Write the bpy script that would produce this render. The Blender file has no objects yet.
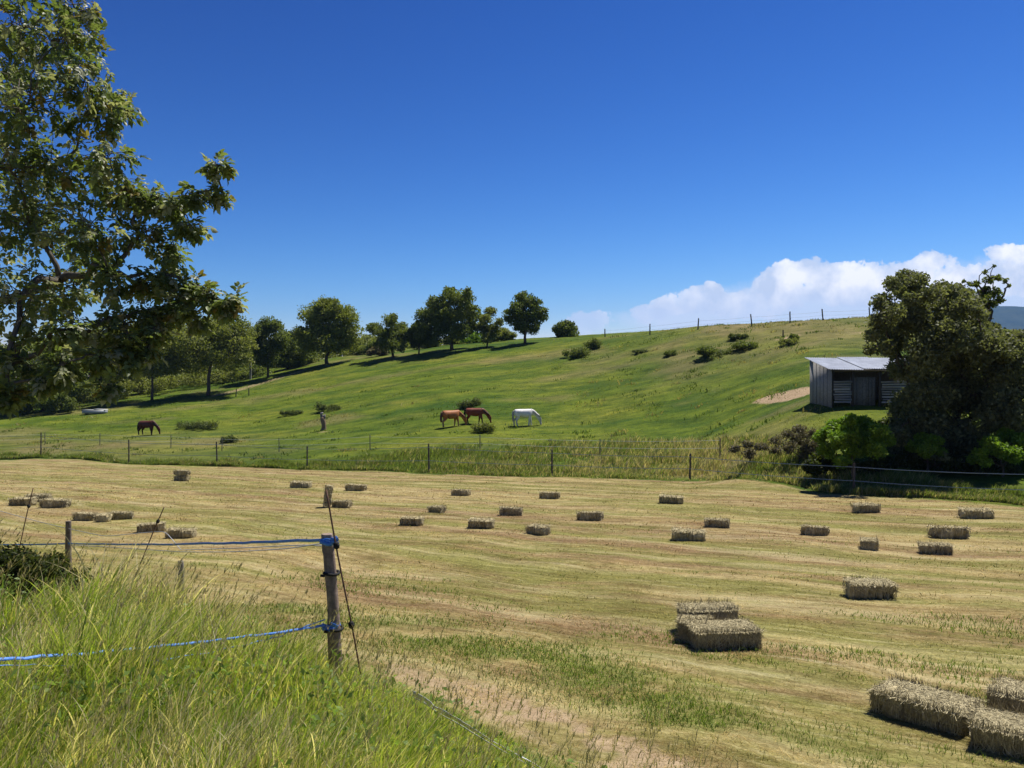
import bpy, bmesh, math, random
import numpy as np
from mathutils import Vector, Matrix

random.seed(7)
RNG = np.random.default_rng(7)
scene = bpy.context.scene
COL = scene.collection
R = math.radians
F = 804.0          # focal length in pixels of a 1024 wide frame
CX, CY = 512.0, 384.0
CAMZ = 1.6         # eye height above the bank the photographer stands on

# ------------------------------------------------------------------ helpers
def link(o, parent=None):
    COL.objects.link(o)
    if parent is not None:
        o.parent = parent
    return o

def tag(o, label=None, cat=None, group=None, kind=None):
    if label: o['label'] = label
    if cat: o['category'] = cat
    if group: o['group'] = group
    if kind: o['kind'] = kind
    return o

def empty(name, loc=(0, 0, 0), rz=0.0):
    o = bpy.data.objects.new(name, None)
    o.empty_display_size = 0.3
    o.location = loc
    o.rotation_euler = (0, 0, rz)
    return link(o)

def mesh_np(name, v, f, mats=None, tint=None, smooth=False, fmat=None, attrs=None):
    """v (N,3), f (M,3|4) or list of such arrays"""
    me = bpy.data.meshes.new(name)
    v = np.asarray(v, np.float32)
    fl = f if isinstance(f, list) else [f]
    fl = [np.asarray(a, np.int32) for a in fl if len(a)]
    me.vertices.add(len(v))
    me.vertices.foreach_set('co', v.ravel())
    nl = sum(a.size for a in fl)
    me.loops.add(nl)
    me.loops.foreach_set('vertex_index', np.concatenate([a.ravel() for a in fl]))
    starts = []
    s = 0
    for a in fl:
        k = a.shape[1]
        starts.append(s + np.arange(len(a), dtype=np.int32) * k)
        s += a.size
    starts = np.concatenate(starts).astype(np.int32)
    me.polygons.add(len(starts))
    me.polygons.foreach_set('loop_start', starts)
    if smooth:
        me.polygons.foreach_set('use_smooth', np.ones(len(starts), bool))
    if fmat is not None:
        me.polygons.foreach_set('material_index', np.asarray(fmat, np.int32))
    if tint is not None:
        a = me.color_attributes.new('tint', 'FLOAT_COLOR', 'POINT')
        t = np.ones((len(v), 4), np.float32)
        t[:, :3] = tint
        a.data.foreach_set('color', t.ravel())
    for k, val in (attrs or {}).items():
        a = me.color_attributes.new(k, 'FLOAT_COLOR', 'POINT')
        t = np.ones((len(v), 4), np.float32)
        t[:, :3] = val
        a.data.foreach_set('color', t.ravel())
    for m in (mats or []):
        me.materials.append(m)
    me.update(calc_edges=True)
    me.validate()
    return me

def mobj(name, me, parent=None, loc=None):
    o = bpy.data.objects.new(name, me)
    if loc is not None: o.location = loc
    return link(o, parent)

class Geo:
    """collects verts / faces / tints of ONE mesh"""
    def __init__(s):
        s.v, s.f3, s.f4, s.t, s.n = [], [], [], [], 0
    def add(s, v, f, tint=(1, 1, 1)):
        v = np.asarray(v, float).reshape(-1, 3)
        f = np.asarray(f, int)
        if f.size:
            (s.f3 if f.shape[1] == 3 else s.f4).append(f + s.n)
        s.v.append(v)
        t = np.asarray(tint, float)
        if t.ndim == 1: t = np.repeat(t[None], len(v), 0)
        s.t.append(t)
        s.n += len(v)
    def tube(s, pts, rads, sides=6, tint=(1, 1, 1), cap=True):
        pts = np.asarray(pts, float)
        n = len(pts)
        rads = np.broadcast_to(np.asarray(rads, float), (n,))
        d = np.gradient(pts, axis=0)
        d /= np.linalg.norm(d, axis=1)[:, None] + 1e-9
        ref = np.array([0, 0, 1.0]) if abs(d[0][2]) < 0.9 else np.array([1.0, 0, 0])
        a = np.cross(d, ref); a /= np.linalg.norm(a, axis=1)[:, None] + 1e-9
        b = np.cross(d, a)
        th = np.arange(sides) / sides * 2 * math.pi
        ring = (a[:, None] * np.cos(th)[None, :, None] + b[:, None] * np.sin(th)[None, :, None]) * rads[:, None, None]
        v = (pts[:, None] + ring).reshape(-1, 3)
        i = np.arange(n - 1)[:, None] * sides
        j = np.arange(sides)[None]
        k = (j + 1) % sides
        f = np.stack([i + j, i + k, i + k + sides, i + j + sides], -1).reshape(-1, 4)
        base = s.n
        s.add(v, f, tint)
        if cap:
            for e, rev in ((0, True), (n - 1, False)):
                c = s.n
                s.add(pts[e][None], np.zeros((0, 3), int), tint)
                jj = np.arange(sides)
                tri = np.stack([base + e * sides + jj, base + e * sides + (jj + 1) % sides, np.full(sides, c)], -1)
                if rev: tri = tri[:, ::-1]
                s.f3.append(tri)
    def box(s, c, h, M=None, tint=(1, 1, 1)):
        v = np.array([[x, y, z] for x in (-1, 1) for y in (-1, 1) for z in (-1, 1)], float) * np.array(h)
        if M is not None: v = v @ np.array(M).T
        v = v + np.array(c)
        f = [[0, 1, 3, 2], [4, 6, 7, 5], [0, 4, 5, 1], [2, 3, 7, 6], [0, 2, 6, 4], [1, 5, 7, 3]]
        s.add(v, f, tint)
    def mesh(s, name, mats, smooth=False):
        fl = []
        if s.f4: fl.append(np.concatenate(s.f4))
        if s.f3: fl.append(np.concatenate(s.f3))
        return mesh_np(name, np.concatenate(s.v), fl, mats, np.concatenate(s.t), smooth)
    def build(s, name, mat, parent=None, smooth=False):
        return mobj(name, s.mesh(name, [mat], smooth), parent)

def hash2(ix, iy, seed):
    h = (ix.astype(np.int64) * 374761393 + iy.astype(np.int64) * 668265263 + seed * 1442695041) & 0xffffffff
    h = ((h ^ (h >> 13)) * 1274126177) & 0xffffffff
    h = h ^ (h >> 16)
    return (h & 0xffff) / 65535.0

def vnoise(x, y, seed=0):
    x = np.asarray(x, float); y = np.asarray(y, float)
    ix, iy = np.floor(x), np.floor(y)
    fx, fy = x - ix, y - iy
    fx = fx * fx * (3 - 2 * fx); fy = fy * fy * (3 - 2 * fy)
    a = hash2(ix, iy, seed); b = hash2(ix + 1, iy, seed)
    c = hash2(ix, iy + 1, seed); d = hash2(ix + 1, iy + 1, seed)
    return (a * (1 - fx) + b * fx) * (1 - fy) + (c * (1 - fx) + d * fx) * fy

def fbm(x, y, seed=0, oct=4):
    s, a, t = 0, 0.5, 0
    for o in range(oct):
        s = s + a * vnoise(x * 2 ** o, y * 2 ** o, seed + o * 17)
        t += a; a *= 0.5
    return s / t

def sstep(a, b, x):
    t = np.clip((x - a) / (b - a), 0, 1)
    return t * t * (3 - 2 * t)

# ------------------------------------------------------------------ terrain
FENCE_U = np.array([-1.2, -.586, -.476, -.367, -.255, -.103, .05, .2214, .425, .64, 1.2])
FENCE_D = np.array([80, 71, 63, 60, 55, 50, 47, 43, 34, 30, 26.])
def fence_d(u): return np.interp(u, FENCE_U, FENCE_D)

def plane_z(d): return -2.83 - 0.056 * d

PROFILES = [  # pixel column -> (depth, pixel row of the ground there)
    (-300, [(95, 432), (120, 418), (200, 395)]),
    (0, [(85, 436), (100, 420), (130, 404), (200, 388)]),
    (147, [(80, 435), (100, 411), (125, 392), (200, 372)]),
    (250, [(80, 434), (100, 406), (125, 380), (150, 374), (200, 366)]),
    (330, [(75, 430), (100, 393), (128, 362), (150, 357), (200, 360)]),
    (450, [(68, 427), (100, 373), (120, 348.5), (150, 343), (200, 352)]),
    (525, [(69, 427), (100, 366), (118, 342), (140, 337), (200, 348)]),
    (600, [(69, 424), (100, 353), (112, 336), (130, 334), (200, 346)]),
    (700, [(61, 430), (80, 371), (100, 326.5), (115, 326), (200, 342)]),
    (820, [(50, 405), (54, 399), (75, 350), (95, 319.5), (110, 319), (200, 340)]),
    (900, [(49, 407), (54, 402), (75, 350), (95, 317), (110, 317), (200, 340)]),
    (1024, [(48, 420), (75, 362), (95, 331), (110, 331), (200, 345)]),
    (1400, [(48, 430), (75, 380), (95, 352), (110, 352), (200, 360)]),
]
DG = np.geomspace(1, 400, 260)
UG = np.linspace(-1.05, 1.15, 221)
_cu, _cz = [], []
for px, prof in PROFILES:
    u = (px - CX) / F
    fd = float(fence_d(u))
    ds = [1, fd]; zs = [plane_z(1), plane_z(fd)]
    for d, py in prof:
        ds.append(d); zs.append(-(py - CY) / F * d)
    ds.append(400); zs.append(zs[-1] - (10 if px > 260 else 0))
    _cu.append(u); _cz.append(np.interp(DG, ds, zs))
_cz = np.array(_cz)
ZT = np.array([np.interp(UG, _cu, _cz[:, j]) for j in range(len(DG))]).T   # (U,D)
def _smooth(a, k, ax):
    w = np.hanning(2 * k + 3)[1:-1]; w /= w.sum()
    return np.apply_along_axis(lambda r: np.convolve(np.pad(r, k, mode='edge'), w, 'valid'), ax, a)
ZT = _smooth(_smooth(ZT, 3, 1), 4, 0)

EDGE = np.array([(40, -24), (8, 0.5), (4, 3.2), (2, 5.0), (0.5, 6.9), (-1.0, 9.0), (-2.4, 10.3), (-5, 12.4), (-9, 15.5), (-14, 19.5), (-22, 24), (-60, 40)], float)
def edge_dist(x, y):
    """signed distance to the foot of the bank, positive on the photographer's side"""
    x = np.asarray(x, float); y = np.asarray(y, float)
    best = np.full(x.shape, 1e9); sg = np.ones(x.shape)
    for (a, b) in zip(EDGE[:-1], EDGE[1:]):
        ab = b - a; L2 = ab @ ab
        t = np.clip(((x - a[0]) * ab[0] + (y - a[1]) * ab[1]) / L2, 0, 1)
        dx, dy = x - a[0] - t * ab[0], y - a[1] - t * ab[1]
        d = np.hypot(dx, dy)
        cr = ab[0] * (y - a[1]) - ab[1] * (x - a[0])
        m = d < best
        best = np.where(m, d, best); sg = np.where(m, np.sign(cr), sg)
    return best * sg     # left of direction = photographer's side

def terrain(x, y):
    """ground height relative to the camera, then lifted by CAMZ"""
    x = np.asarray(x, float); y = np.asarray(y, float)
    yy = np.maximum(y, 1.0)
    r = np.hypot(x, y)
    u = np.clip(x / yy, UG[0], UG[-1])
    lat = np.where((y > 0), 1, 0)
    dd = np.clip(yy, DG[0], DG[-1])
    fi = (u - UG[0]) / (UG[1] - UG[0]); i = np.clip(fi.astype(int), 0, len(UG) - 2); a = fi - i
    fj = np.log(dd / DG[0]) / np.log(DG[1] / DG[0]); j = np.clip(fj.astype(int), 0, len(DG) - 2); b = fj - j
    z = (ZT[i, j] * (1 - a) + ZT[i + 1, j] * a) * (1 - b) + (ZT[i, j + 1] * (1 - a) + ZT[i + 1, j + 1] * a) * b
    far = sstep(300, 1200, r)
    z = z * (1 - far) + (-25) * far
    e = edge_dist(x, y)
    bank = sstep(-0.3, 3.2, e) * (1.15 - 0.035 * np.clip(y, 0, 30)) * (1 - sstep(22, 34, r))
    z = z + bank
    amp = sstep(60, 100, y) * 0.25 + 0.02
    z = z + (fbm(x / 5.0, y / 5.0, 3) - .5) * np.minimum(amp * 2 + 0.08, 0.35) * (1 - far)
    z = z + (fbm(x / .9, y / .9, 9, 2) - .5) * 0.05 * (r < 60)
    return z + CAMZ

def gz(x, y): return float(terrain(np.array([x]), np.array([y]))[0])

def pt(px, py, d):
    return np.array([(px - CX) / F * d, d, CAMZ - (py - CY) / F * d])

def ground_at(px, py, dmin=3, dmax=140):
    d = np.geomspace(dmin, dmax, 1500)
    u = (px - CX) / F
    z = terrain(u * d, d)
    ray = CAMZ - (py - CY) / F * d
    k = np.argmax(ray <= z)
    return float(u * d[k]), float(d[k]), float(z[k])

# ------------------------------------------------------------------ materials
class NT:
    def __init__(s, name):
        s.m = bpy.data.materials.new(name)
        s.m.use_nodes = True
        s.t = s.m.node_tree
        s.t.nodes.clear()
        s.out = s.t.nodes.new('ShaderNodeOutputMaterial')
    def n(s, typ, ins=None, **props):
        nd = s.t.nodes.new(typ)
        for k, v in props.items(): setattr(nd, k, v)
        for k, v in (ins or {}).items():
            s.set(nd.inputs[k], v)
        return nd
    def set(s, sock, v):
        if isinstance(v, bpy.types.NodeSocket): s.t.links.new(v, sock)
        elif isinstance(v, bpy.types.Node): s.t.links.new(v.outputs[0], sock)
        else:
            if hasattr(sock, 'default_value'):
                if sock.type == 'RGBA' and len(v) == 3: v = (*v, 1)
                sock.default_value = v
    def math(s, op, a, b=0.0, c=None, clamp=False):
        nd = s.t.nodes.new('ShaderNodeMath'); nd.operation = op; nd.use_clamp = clamp
        s.set(nd.inputs[0], a); s.set(nd.inputs[1], b)
        if c is not None: s.set(nd.inputs[2], c)
        return nd.outputs[0]
    def mix(s, fac, a, b, blend='MIX'):
        nd = s.t.nodes.new('ShaderNodeMix'); nd.data_type = 'RGBA'; nd.blend_type = blend
        s.set(nd.inputs[0], fac); s.set(nd.inputs[6], a); s.set(nd.inputs[7], b)
        return nd.outputs[2]
    def noise(s, vec, scale, detail=4, rough=0.6, dist=0.0):
        nd = s.n('ShaderNodeTexNoise', {'Vector': vec, 'Scale': scale, 'Detail': detail, 'Roughness': rough, 'Distortion': dist})
        return nd.outputs['Fac']
    def ramp(s, fac, stops):
        nd = s.t.nodes.new('ShaderNodeValToRGB')
        el = nd.color_ramp.elements
        while len(el) < len(stops): el.new(0.5)
        for e, (p, c) in zip(el, stops):
            e.position = p
            e.color = (*c, 1) if not isinstance(c, (int, float)) else (c, c, c, 1)
        s.set(nd.inputs[0], fac)
        return nd.outputs[0]
    def mapping(s, vec, scale=(1, 1, 1), rot=(0, 0, 0), loc=(0, 0, 0)):
        nd = s.n('ShaderNodeMapping', {'Vector': vec, 'Scale': scale, 'Rotation': rot, 'Location': loc})
        return nd.outputs[0]
    def pos(s): return s.n('ShaderNodeNewGeometry').outputs['Position']
    def obj(s): return s.n('ShaderNodeTexCoord').outputs['Object']
    def attr(s, name): return s.n('ShaderNodeAttribute', attribute_name=name).outputs['Color']
    def principled(s, col, rough=0.8, spec=0.2, normal=None, metal=0.0):
        ins = {'Base Color': col, 'Roughness': rough, 'Specular IOR Level': spec, 'Metallic': metal}
        p = s.n('ShaderNodeBsdfPrincipled', ins)
        if normal is not None: s.set(p.inputs['Normal'], normal)
        return p
    def bump(s, h, strength=0.5, dist=0.05):
        return s.n('ShaderNodeBump', {'Height': h, 'Strength': strength, 'Distance': dist}).outputs[0]
    def done(s, shader):
        s.set(s.out.inputs['Surface'], shader); return s.m

ROW = R(30)     # the mown rows run down to the right, along the far fence
def hay_colour(nt, pos):
    """colours of the mown meadow by place: straw, red-brown aftermath, green re-growth"""
    q = nt.mapping(pos, rot=(0, 0, ROW))
    warp = nt.noise(pos, 0.12, 2)
    q2 = nt.n('ShaderNodeVectorMath', {0: q, 1: nt.n('ShaderNodeCombineXYZ', {'Y': nt.math('MULTIPLY', warp, 4.0)}).outputs[0]}, operation='ADD').outputs[0]
    st = nt.mapping(q2, scale=(0.07, 0.62, 1))
    s1 = nt.noise(st, 1.0, 5, 0.62)
    st2 = nt.mapping(q2, scale=(0.09, 0.50, 1), loc=(13, 7, 0))
    s2 = nt.noise(st2, 1.0, 5, 0.65)
    p3 = nt.noise(pos, 0.9, 6, 0.7)
    fine = nt.noise(nt.mapping(q2, scale=(1.0, 2.4, 2.4)), 5.0, 5, 0.75)
    straw = nt.ramp(fine, [(0.25, (.18, .139, .055)), (0.5, (.312, .246, .102)), (0.75, (.47, .395, .20))])
    green = nt.ramp(fine, [(0.3, (.095, .112, .022)), (0.7, (.235, .24, .056))])
    brown = nt.ramp(fine, [(0.3, (.135, .085, .042)), (0.7, (.285, .19, .098))])
    gm = nt.ramp(nt.math('ADD', nt.math('MULTIPLY', s1, 0.7), nt.math('MULTIPLY', p3, 0.3)), [(0.45, 0.0), (0.55, 1.0)])
    bm_ = nt.ramp(nt.math('ADD', nt.math('MULTIPLY', s2, 0.7), nt.math('MULTIPLY', p3, 0.3)), [(0.47, 0.0), (0.57, 1.0)])
    c = nt.mix(nt.math('MULTIPLY', bm_, 0.85), straw, brown)
    c = nt.mix(nt.math('MULTIPLY', gm, 0.72), c, green)
    # the mower's swaths: a pale line of lost hay and a shorn brownish line every couple of metres
    yrow = nt.n('ShaderNodeSeparateXYZ', {0: q2}).outputs[1]
    yw = nt.math('ADD', yrow, nt.math('MULTIPLY', nt.noise(nt.mapping(q, scale=(.25, .6, 1)), 1.0, 3, .6), .9))
    ph = nt.math('FRACT', nt.math('DIVIDE', yw, 1.9))
    brk = nt.noise(nt.mapping(q2, scale=(.35, .9, 1), loc=(1, 2, 0)), 1.0, 5, .7)
    l1 = nt.math('MULTIPLY', nt.ramp(ph, [(.06, 0.0), (.16, 1.0), (.22, 1.0), (.36, 0.0)]), nt.ramp(brk, [(.36, 0.0), (.58, 1.0)]))
    l2 = nt.math('MULTIPLY', nt.ramp(ph, [(.50, 0.0), (.62, 1.0), (.70, 1.0), (.86, 0.0)]), nt.ramp(brk, [(.40, 1.0), (.62, 0.0)]))
    c = nt.mix(nt.math('MULTIPLY', l1, .38), c, (.50, .425, .225))
    c = nt.mix(nt.math('MULTIPLY', l2, .36), c, (.20, .135, .06))
    tine = nt.noise(nt.mapping(q2, scale=(.5, 7.0, 1)), 1.0, 4, .65)
    c = nt.mix(nt.ramp(tine, [(.38, .45), (.52, 0.0)]), c, nt.mix(1.0, c, (.55, .52, .5), 'MULTIPLY'))
    c = nt.mix(nt.ramp(tine, [(.56, 0.0), (.70, .4)]), c, (.48, .42, .25))
    pale = nt.ramp(nt.noise(nt.mapping(q2, scale=(0.12, 0.9, 1), loc=(3, 31, 0)), 1.0, 6, 0.7), [(0.55, 0.0), (0.68, 1.0)])
    c = nt.mix(nt.math('MULTIPLY', pale, 0.65), c, (.44, .37, .20))
    pat = nt.noise(nt.mapping(q2, scale=(.45, 1.1, 1), loc=(7, 3, 0)), 1.3, 6, .72)
    c = nt.mix(nt.ramp(pat, [(.34, .75), (.50, 0.0)]), c, nt.mix(1.0, c, (.60, .55, .52), 'MULTIPLY'))
    c = nt.mix(nt.ramp(pat, [(.54, 0.0), (.70, .5)]), c, nt.mix(1.0, c, (1.35, 1.3, 1.2), 'MULTIPLY'))
    grit = nt.noise(pos, 22, 4, .8)
    c = nt.mix(nt.math('MULTIPLY', nt.ramp(grit, [(.36, 1.0), (.54, 0.0)]), .5), c, nt.mix(1.0, c, (.45, .45, .42), 'MULTIPLY'))
    c = nt.mix(nt.math('MULTIPLY', nt.ramp(grit, [(.58, 0.0), (.72, 1.0)]), .6), c, (.46, .40, .23))
    return c, fine

def make_ground_mat():
    nt = NT('meadow_ground')
    pos = nt.pos()
    zone = nt.n('ShaderNodeSeparateColor', {0: nt.attr('zone')})
    hay, fine = hay_colour(nt, pos)
    # pasture
    n1 = nt.noise(nt.mapping(pos, scale=(.5, 1, 1)), 0.11, 5, 0.6)
    n2 = nt.noise(nt.mapping(pos, scale=(.6, 1.2, 1.2), loc=(9, 4, 1)), 0.6, 6, 0.72)
    n3 = nt.noise(pos, 3.0, 5, 0.8)
    past = nt.ramp(n1, [(0.32, (.050, .092, .012)), (0.48, (.092, .132, .015)), (0.62, (.132, .158, .022)), (0.75, (.17, .165, .035))])
    past = nt.mix(nt.ramp(n2, [(0.35, 0.0), (0.62, 1.0)]), nt.mix(1.0, past, (.48, .58, .58), 'MULTIPLY'), nt.mix(1.0, past, (1.38, 1.26, 1.1), 'MULTIPLY'))
    bnd = nt.noise(nt.mapping(pos, scale=(.05, .22, .3), rot=(0, 0, R(-14)), loc=(5, 2, 0)), 1.0, 4, .6)
    past = nt.mix(nt.math('MULTIPLY', nt.ramp(bnd, [(.52, 0.0), (.62, 1.0)]), .62), past, (.034, .078, .012))
    past = nt.mix(nt.math('MULTIPLY', nt.ramp(n3, [(0.35, 1.0), (0.6, 0.0)]), 0.75), past, nt.mix(1.0, past, (.5, .55, .55), 'MULTIPLY'))
    dry = nt.ramp(n2, [(0.3, (.10, .085, .03)), (0.7, (.24, .19, .09))])
    past = nt.mix(zone.outputs[1], past, dry)
    # bare, sandy earth
    earth = nt.ramp(n3, [(0.3, (.23, .16, .092)), (0.7, (.43, .32, .20))])
    bank = nt.ramp(fine, [(0.3, (.12, .12, .03)), (0.7, (.28, .25, .10))])
    hm = nt.ramp(nt.math('ADD', zone.outputs[0], nt.math('MULTIPLY', nt.math('SUBTRACT', n2, 0.5), 0.5)), [(0.42, 0.0), (0.58, 1.0)])
    c = nt.mix(hm, past, hay)
    bmk = nt.ramp(nt.math('ADD', zone.outputs[2], nt.math('MULTIPLY', nt.math('SUBTRACT', n3, 0.5), 0.6)), [(0.38, 0.0), (0.62, 1.0)])
    c = nt.mix(bmk, c, earth)
    vb = nt.n('ShaderNodeSeparateColor', {0: nt.attr('zone2')})
    c = nt.mix(nt.math('MULTIPLY', vb.outputs[1], nt.ramp(n3, [(.3, .35), (.6, .9)])), c, nt.ramp(fine, [(0.3, (.06, .085, .015)), (0.7, (.17, .20, .04))]))
    c = nt.mix(vb.outputs[0], c, bank)
    h = nt.math('ADD', nt.math('MULTIPLY', fine, 0.5), nt.math('MULTIPLY', n3, 0.8))
    return nt.done(nt.principled(c, 0.95, 0.05, nt.bump(h, 0.7, 0.12)))

def foliage_mat(name, trans=0.35, rough=0.55, spec=0.25, ramp=None):
    nt = NT(name)
    c = nt.attr('tint')
    p = nt.principled(c, rough, spec)
    tc = nt.mix(1.0, c, (1.25, 1.3, .6), 'MULTIPLY')
    t = nt.n('ShaderNodeBsdfTranslucent', {'Color': tc})
    return nt.done(nt.n('ShaderNodeMixShader', {0: trans, 1: p, 2: t}))

def stubble_mat():
    nt = NT('mown_stubble')
    c, fine = hay_colour(nt, nt.pos())
    c = nt.mix(1.0, c, nt.attr('tint'), 'MULTIPLY')
    p = nt.principled(c, 0.8, 0.1)
    t = nt.n('ShaderNodeBsdfTranslucent', {'Color': c})
    return nt.done(nt.n('ShaderNodeMixShader', {0: 0.25, 1: p, 2: t}))

def bark_mat(name, a, b, scale=8):
    nt = NT(name)
    o = nt.pos()
    n = nt.noise(nt.mapping(o, scale=(1, 1, .25)), scale, 6, 0.7)
    c = nt.ramp(n, [(0.3, a), (0.7, b)])
    return nt.done(nt.principled(c, 0.9, 0.1, nt.bump(n, 0.8, 0.03)))

def tint_mat(name, rough=0.8, spec=0.15, noise_amt=0.5, scale=20, metal=0.0, bump=0.3):
    nt = NT(name)
    n = nt.noise(nt.obj(), scale, 5, 0.7)
    k = nt.ramp(n, [(0.25, 1 - noise_amt), (0.75, 1 + noise_amt * .4)])
    c = nt.mix(1.0, nt.attr('tint'), k, 'MULTIPLY')
    return nt.done(nt.principled(c, rough, spec, nt.bump(n, bump, 0.02), metal))

M = {}
M['ground'] = make_ground_mat()
M['leaf'] = foliage_mat('tree_foliage', 0.38, 0.6, 0.15)
M['walnut_leaf'] = foliage_mat('walnut_foliage', 0.44, 0.45, 0.35)
M['grass'] = foliage_mat('grass_blades', 0.5, 0.5, 0.2)
M['stubble'] = stubble_mat()
M['bark'] = bark_mat('tree_bark', (.035, .028, .02), (.13, .105, .08), 6)
M['grey_bark'] = bark_mat('walnut_bark', (.05, .043, .035), (.17, .15, .12), 14)
M['wood'] = tint_mat('weathered_wood', 0.9, 0.1, 0.6, 18)
M['hay'] = tint_mat('baled_hay', 0.9, 0.05, 0.35, 30, bump=0.6)
M['coat'] = tint_mat('horse_coat', 0.6, 0.25, 0.25, 4, bump=0.02)
M['paint'] = tint_mat('painted_surface', 0.6, 0.3, 0.25, 3, bump=0.05)
M['metal'] = tint_mat('weathered_zinc', 0.42, 0.5, 0.3, 1.5, metal=0.25, bump=0.03)
M['rust'] = tint_mat('rusty_iron', 0.8, 0.3, 0.5, 60)

# woven electric tape: blue or white with threads along it
def tape_mat(name, a, b):
    nt = NT(name)
    uv = nt.n('ShaderNodeSeparateColor', {0: nt.attr('tint')})
    w = nt.math('SINE', nt.math('MULTIPLY', uv.outputs[0], 6.283 * 4))
    n = nt.noise(nt.pos(), 45, 3, 0.6)
    k = nt.math('ADD', nt.math('MULTIPLY', w, 0.35), n)
    return nt.done(nt.principled(nt.ramp(k, [(0.45, a), (0.85, b)]), 0.5, 0.3))
M['blue_tape'] = tape_mat('blue_tape_weave', (.02, .13, .50), (.22, .42, .75))
M['white_tape'] = tape_mat('white_tape_weave', (.42, .43, .44), (.80, .81, .82))
M['pale_tape'] = tape_mat('pale_blue_tape_weave', (.16, .22, .30), (.34, .42, .50))

# ------------------------------------------------------------------ ground
def build_ground():
    rad = np.concatenate([[0.0], np.geomspace(0.4, 6400, 560)])
    ang = np.concatenate([np.linspace(-180, -50, 66)[:-1], np.linspace(-50, 50, 401)[:-1], np.linspace(50, 180, 66)[:-1]])
    th = np.radians(ang)
    X = rad[1:, None] * np.sin(th)[None]; Y = rad[1:, None] * np.cos(th)[None]
    Z = terrain(X, Y)
    v = np.stack([X, Y, Z], -1).reshape(-1, 3)
    nr, na = X.shape
    i = np.arange(nr - 1)[:, None] * na; j = np.arange(na)[None]; k = (j + 1) % na
    f = np.stack([i + j, i + na + j, i + na + k, i + k], -1).reshape(-1, 4)
    v = np.concatenate([v, [[0, 0, gz(0, 0)]]])
    c = len(v) - 1
    tri = np.stack([np.arange(na), (np.arange(na) + 1) % na, np.full(na, c)], -1)
    x, y = v[:, 0], v[:, 1]
    yy = np.maximum(y, 1); u = np.clip(x / yy, -1.2, 1.2)
    fd = fence_d(u)
    e = edge_dist(x, y)
    hay = 1 - sstep(-2.5, 0.5, y - fd + 1.2 * (fbm(x / 3, y / 3, 5) - .5))
    bank = sstep(-0.6, 0.9, e + 1.0 * (fbm(x / 1.2, y / 1.2, 8) - .5))
    px = CX + F * x / yy
    past = sstep(0, 1, y - fd)
    dry = past * np.exp(-((px - 730) / 75) ** 2) * (1 - sstep(6, 16, y - fd)) * .8
    # rough dry slope near the ridge on the right
    dry = dry + np.exp(-((px - 810) / 120) ** 2) * sstep(70, 84, y) * .55 * fbm(x / 4, y / 4, 21) * 2
    dry = dry + .5 * sstep(0.55, .75, fbm(x / 9, y / 5, 31)) * past
    dry = dry + .35 * past * np.exp(-((px - 100) / 150) ** 2) * (1 - sstep(72, 90, y))
    bare = np.zeros_like(x)
    def spot(px_, d_, a, b, k=1.0):
        xx = (px_ - CX) / F * d_
        return k * np.exp(-(((x - xx) / a) ** 2 + ((y - d_) / b) ** 2) ** 1.5)
    bare += spot(764, ground_at(764, 399, 40)[1], 1.1, .9, .8) + spot(779, ground_at(779, 397, 40)[1], 1.4, 1.3, 1.0) + spot(797, ground_at(797, 394, 40)[1], 1.5, 1.9, 1.1) + spot(862, 84, 4, 1.4, .5) + spot(790, 86, 2.2, 1.2, .7) + spot(745, 82, 2, .8, .4)
    for (px_, d_) in ((323, 74),): bare += spot(px_, d_, .9, .7, .55)
    # sandy track by the trees on the left
    trk = np.exp(-((y - (117 + (px - 250) * .16)) / 2.6) ** 2) * sstep(195, 215, px) * (1 - sstep(300, 330, px))
    trk = trk + np.exp(-((y - (101 - (px - 40) * .02)) / 1.2) ** 2) * sstep(0, 20, px) * (1 - sstep(80, 95, px)) * .7
    bare += trk * (y > 80) * .55
    # trodden strips at the foot of the bank
    near = np.exp(-((e + .25 + .2 * np.sin(x * 1.3)) / .5) ** 2) * sstep(.36, .55, fbm(x / .8, y / .8, 41)) * (y < 11) * (x > -1.5)
    bare = np.clip(bare + near * .78, 0, 1)
    zone = np.stack([hay * (1 - bank), np.clip(dry, 0, 1), bare], -1)
    lush = np.exp(-((e + 1.35 + .4 * np.sin(x * .9 + 1)) / .75) ** 2) * sstep(.30, .52, fbm(x / 1.1, y / .8, 35, 4)) * (y < 13) * (y > 2) * (1 - bank)
    z2 = np.stack([bank, lush, bank * 0], -1)
    me = mesh_np('ground', v, [f, tri], [M['ground']], None, True, None, {'zone': zone, 'zone2': z2})
    return tag(mobj('ground', me), kind='structure')
build_ground()

def build_hill():
    """the blue wooded mountain far beyond the ridge"""
    xs = np.linspace(1500, 6000, 90); ys = np.linspace(3600, 6000, 40)
    X, Y = np.meshgrid(xs, ys)
    prof = sstep(1600, 2450, X) * (0.94 + .12 * fbm(X / 500, Y / 700, 3))
    cross = np.sin(np.clip((Y - 3600) / 2400, 0, 1) * math.pi) ** .8
    Z = -30 + 480 * prof * cross + (fbm(X / 90, Y / 90, 6) - .5) * 25 * cross
    nr, na = X.shape
    i = np.arange(nr - 1)[:, None] * na; j = np.arange(na - 1)[None]
    f = np.stack([i + j, i + j + 1, i + na + j + 1, i + na + j], -1).reshape(-1, 4)
    nt = NT('wooded_mountain')
    n = nt.noise(nt.pos(), 0.012, 6, 0.7)
    m = nt.done(nt.principled(nt.ramp(n, [(0.35, (.02, .035, .018)), (0.7, (.05, .065, .03))]), 0.95, 0.0))
    o = mobj('mountain', mesh_np('mountain', np.stack([X, Y, Z], -1).reshape(-1, 3), f, [m], None, True))
    tag(o, kind='structure')
build_hill()

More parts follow.
